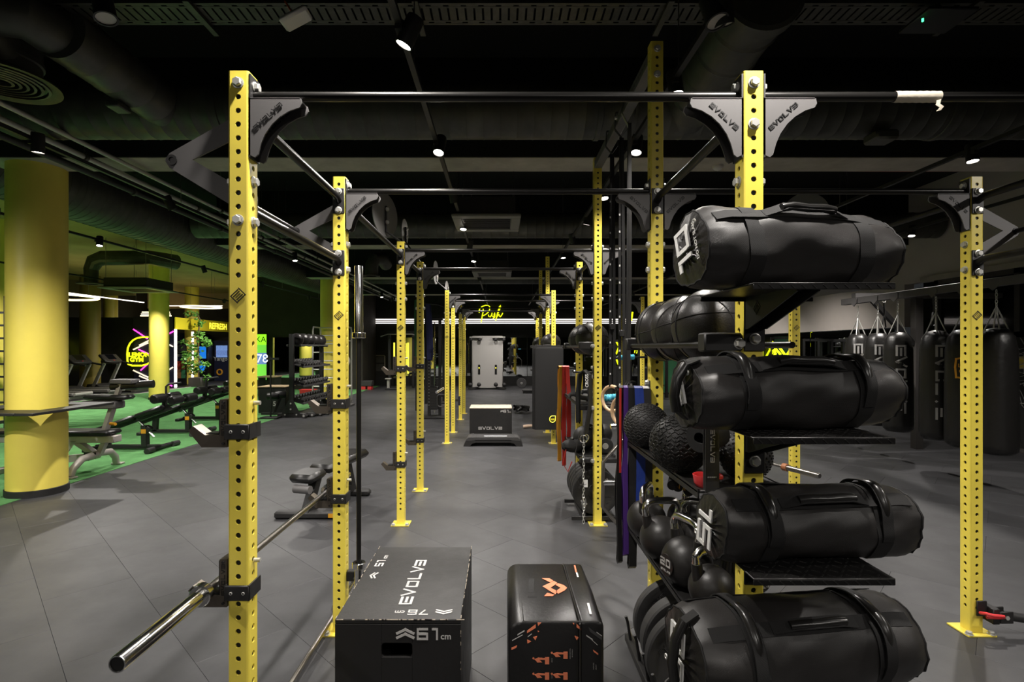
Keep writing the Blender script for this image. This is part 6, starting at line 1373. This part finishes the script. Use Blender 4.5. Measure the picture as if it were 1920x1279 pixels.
ob('top_beam', MB().bb(-4.8, -3.6, 21.78, 21.92, 2.3, 2.4), 'black_metal', t, world=True); ob('lat_bar', MB().tube([(-5.0, 21.5, 2.15), (-4.7, 21.5, 2.25), (-3.7, 21.5, 2.25), (-3.4, 21.5, 2.15)], .025, 8), 'steel', t, world=True); ob('seat', MB().bb(-4.4, -4.0, 21.0, 21.5, .42, .5, .03), 'vinyl', t, world=True); ob('seat_post', MB().bb(-4.25, -4.15, 21.1, 21.8, 0, .42), 'silver_paint', t, world=True); ob('neon_reflection', MB().bb(-4.52, -4.46, 21.76, 21.8, .6, 1.9).bb(-3.94, -3.88, 21.76, 21.8, .6, 1.9), 'neon_soft', t, world=True)  # glowing bars stand in for neon reflected on the machine
t = thing('notice_board', 'two framed grey notices on the black wall beside the mirror', 'notice', (-5.2, YB-.02, .7)); x0, x1 = P(700, 0, YB).x, P(721, 0, YB).x
for a, b_ in ((668, 680), (683, 696)): ob('sheet', MB().bb(x0, x1, YB-.02, YB, P(0, b_, YB).z, P(0, a, YB).z), 'dark_grey_wall', t, world=True)
ob('frame', MB().bb(x0-.03, x0, YB-.03, YB, P(0, 696, YB).z, P(0, 667, YB).z).bb(x1, x1+.03, YB-.03, YB, P(0, 696, YB).z, P(0, 667, YB).z).bb(x0, x1, YB-.03, YB, P(0, 667, YB).z, P(0, 666, YB).z), 'concrete', t, world=True)
for i, (px, py) in enumerate(((726, 716), (799, 716), (831, 716))):
    c = PZ(px, 732, 0); t = thing('gym_stool', ('left', 'middle', 'right')[i]+' small grey machine foot by the back mirror', 'gym machine', (c.x, 20.8, 0), group='machine feet by the mirror')
    ob('post', MB().bb(-.05, .05, -.05, .05, 0, .42), 'silver_paint', t); ob('cap', MB().bb(-.12, .12, -.1, .1, .42, .47, .01), 'silver_paint', t); ob('base', MB().bb(-.1, .45, -.2, -.1, 0, .08, .01), 'tread_dark', t)
t = thing('weight_plate', 'grey round weight plate leaning near the mirror behind the mats', 'weight plate', PZ(978, 728, 0)); c = PZ(978, 727, 0)
ob('disc', MB().lathe([(.03, -.02), (.2, -.02), (.215, 0), (.2, .02), (.03, .02)], (0, 0, .215), (.2, 1, .1), 36, True), 'rubber_grey', t); ob('hub', MB().torus((0, -.02, .215), .035, .01, (.2, 1, .1), 16, 6), 'zinc', t)
t = thing('low_platform', 'small dark platform on the floor beside the grey weight plate', 'step platform', PZ(992, 738, 0)); ob('top', MB().bb(-.25, .4, 0, .5, .08, .14, .01), 'tread_dark', t); ob('foot', MB().bb(-.22, .37, .03, .47, 0, .08), 'cap_black', t)
# mirrored neon painted as glowing tubes, and lime panel toward the back right
t = thing('mirrored_neon', 'yellow-green neon reflections modelled as glowing tubes at the back right', 'neon sign', P(1165, 700, 21.5))
for q in ([(1155, 640), (1161, 650), (1155, 664)], [(1166, 642), (1160, 655), (1167, 668)], [(1155, 672), (1160, 684)], [(1166, 678), (1175, 700), (1174, 640)], [(1176, 702), (1175, 660)], [(1186, 585), (1184, 600), (1178, 604)]): ob('neon_tube', MB().tube([P(a, b_, 22.4) for a, b_ in q], .04, 6), 'neon_yellow', t, world=True)
ob('backing', MB().bb(P(1150, 0, 22.5).x, P(1180, 0, 22.5).x, 22.5, 22.55, 0, 2.6), 'cap_black', t, world=True)
t = thing('mirrored_neon', 'bright yellow neon reflections modelled as tubes beside the mirror on the right wall', 'neon sign', P(1460, 672, 15.2))  # glowing tubes stand in for neon reflected in the mirror
for q in ([(1450, 672), (1454, 663), (1450, 656)], [(1459, 674), (1463, 664), (1453, 653)], [(1470, 673), (1472, 666), (1462, 652)], [(1500, 634), (1512, 632), (1510, 640), (1522, 624), (1524, 640), (1520, 650)], [(1502, 650), (1506, 636), (1526, 628)]): ob('neon_tube', MB().tube([P(a, b_, 15.2) for a, b_ in q], .035, 6), 'neon_yellow', t, world=True)
ob('frame', MB().bb(P(1448, 0, 15.2).x, P(1526, 0, 15.2).x, 15.24, 15.27, 1.95, 2.0).bb(P(1447, 0, 15.2).x, P(1449, 0, 15.2).x, 15.24, 15.27, 0, 2.0).bb(P(1525, 0, 15.2).x, P(1527, 0, 15.2).x, 15.24, 15.27, 0, 2.0), 'cap_black', t, world=True)
t = thing('lime_partition', 'lime green freestanding panel behind the near slam balls', 'partition', (6.0, 19, 0)); ob('board', MB().bb(P(1240, 0, 19).x, P(1281, 0, 19).x, 19, 19.06, .05, 2.1), 'photo_green', t, world=True); ob('foot', MB().bb(P(1242, 0, 19).x, P(1279, 0, 19).x, 18.8, 19.25, 0, .05), 'black_metal', t, world=True)
t = thing('folding_stand', 'thin white folding stand with a sanitizer bottle behind the slam balls', 'stand', PZ(1262, 735, 0)); c = PZ(1262, 736, 0)
ob('leg', MB().cyl((-.25, 0, 0), (.0, 0, .8), .014, 8), 'silver_paint', t); ob('leg', MB().cyl((.0, .1, 0), (.16, .1, .8), .014, 8), 'silver_paint', t); ob('shelf', MB().bb(-.1, .2, -.05, .2, .8, .82), 'silver_paint', t)
ob('bottle', MB().lathe([(0, .82), (.06, .82), (.065, .84), (.065, 1.04), (.03, 1.08), (.025, 1.12), (0, 1.12)], (.02, .05, 0), (0, 0, 1), 16), 'white_plastic', t); ob('pump', MB().cyl((.02, .05, 1.12), (.02, .05, 1.2), .012, 8).bb(-.06, .03, .04, .06, 1.19, 1.21), 'white_plastic', t)
for i, (px, Y) in enumerate(((1175, 19), (1225, 17.5), (1300, 17))):
    x = P(px, 0, Y).x; t = thing('gym_machine', ('dark weight machine far behind the gymnastic rings', 'dark weight machine far behind the tall upright', 'dark weight machine behind the lime panel')[i], 'gym machine', (x, Y, 0), group='dark machines at the back right')
    ob('frame', MB().bb(-.5, -.42, 0, .1, 0, 1.9).bb(.42, .5, 0, .1, 0, 1.9).bb(-.5, .5, 0, .1, 1.9, 1.98), 'black_metal', t); ob('seat', MB().bb(-.2, .2, -.6, -.1, .42, .5, .03), 'vinyl', t); ob('backrest', MB().bb(-.18, .18, -.12, -.04, .5, 1.2, .03), 'vinyl', t); ob('stand', MB().bb(-.05, .05, -.6, .1, 0, .42), 'silver_paint', t)
    ob('weight_stack', MB().bb(-.4, -.15, .02, .3, .1, 1.0), 'tread_dark', t)
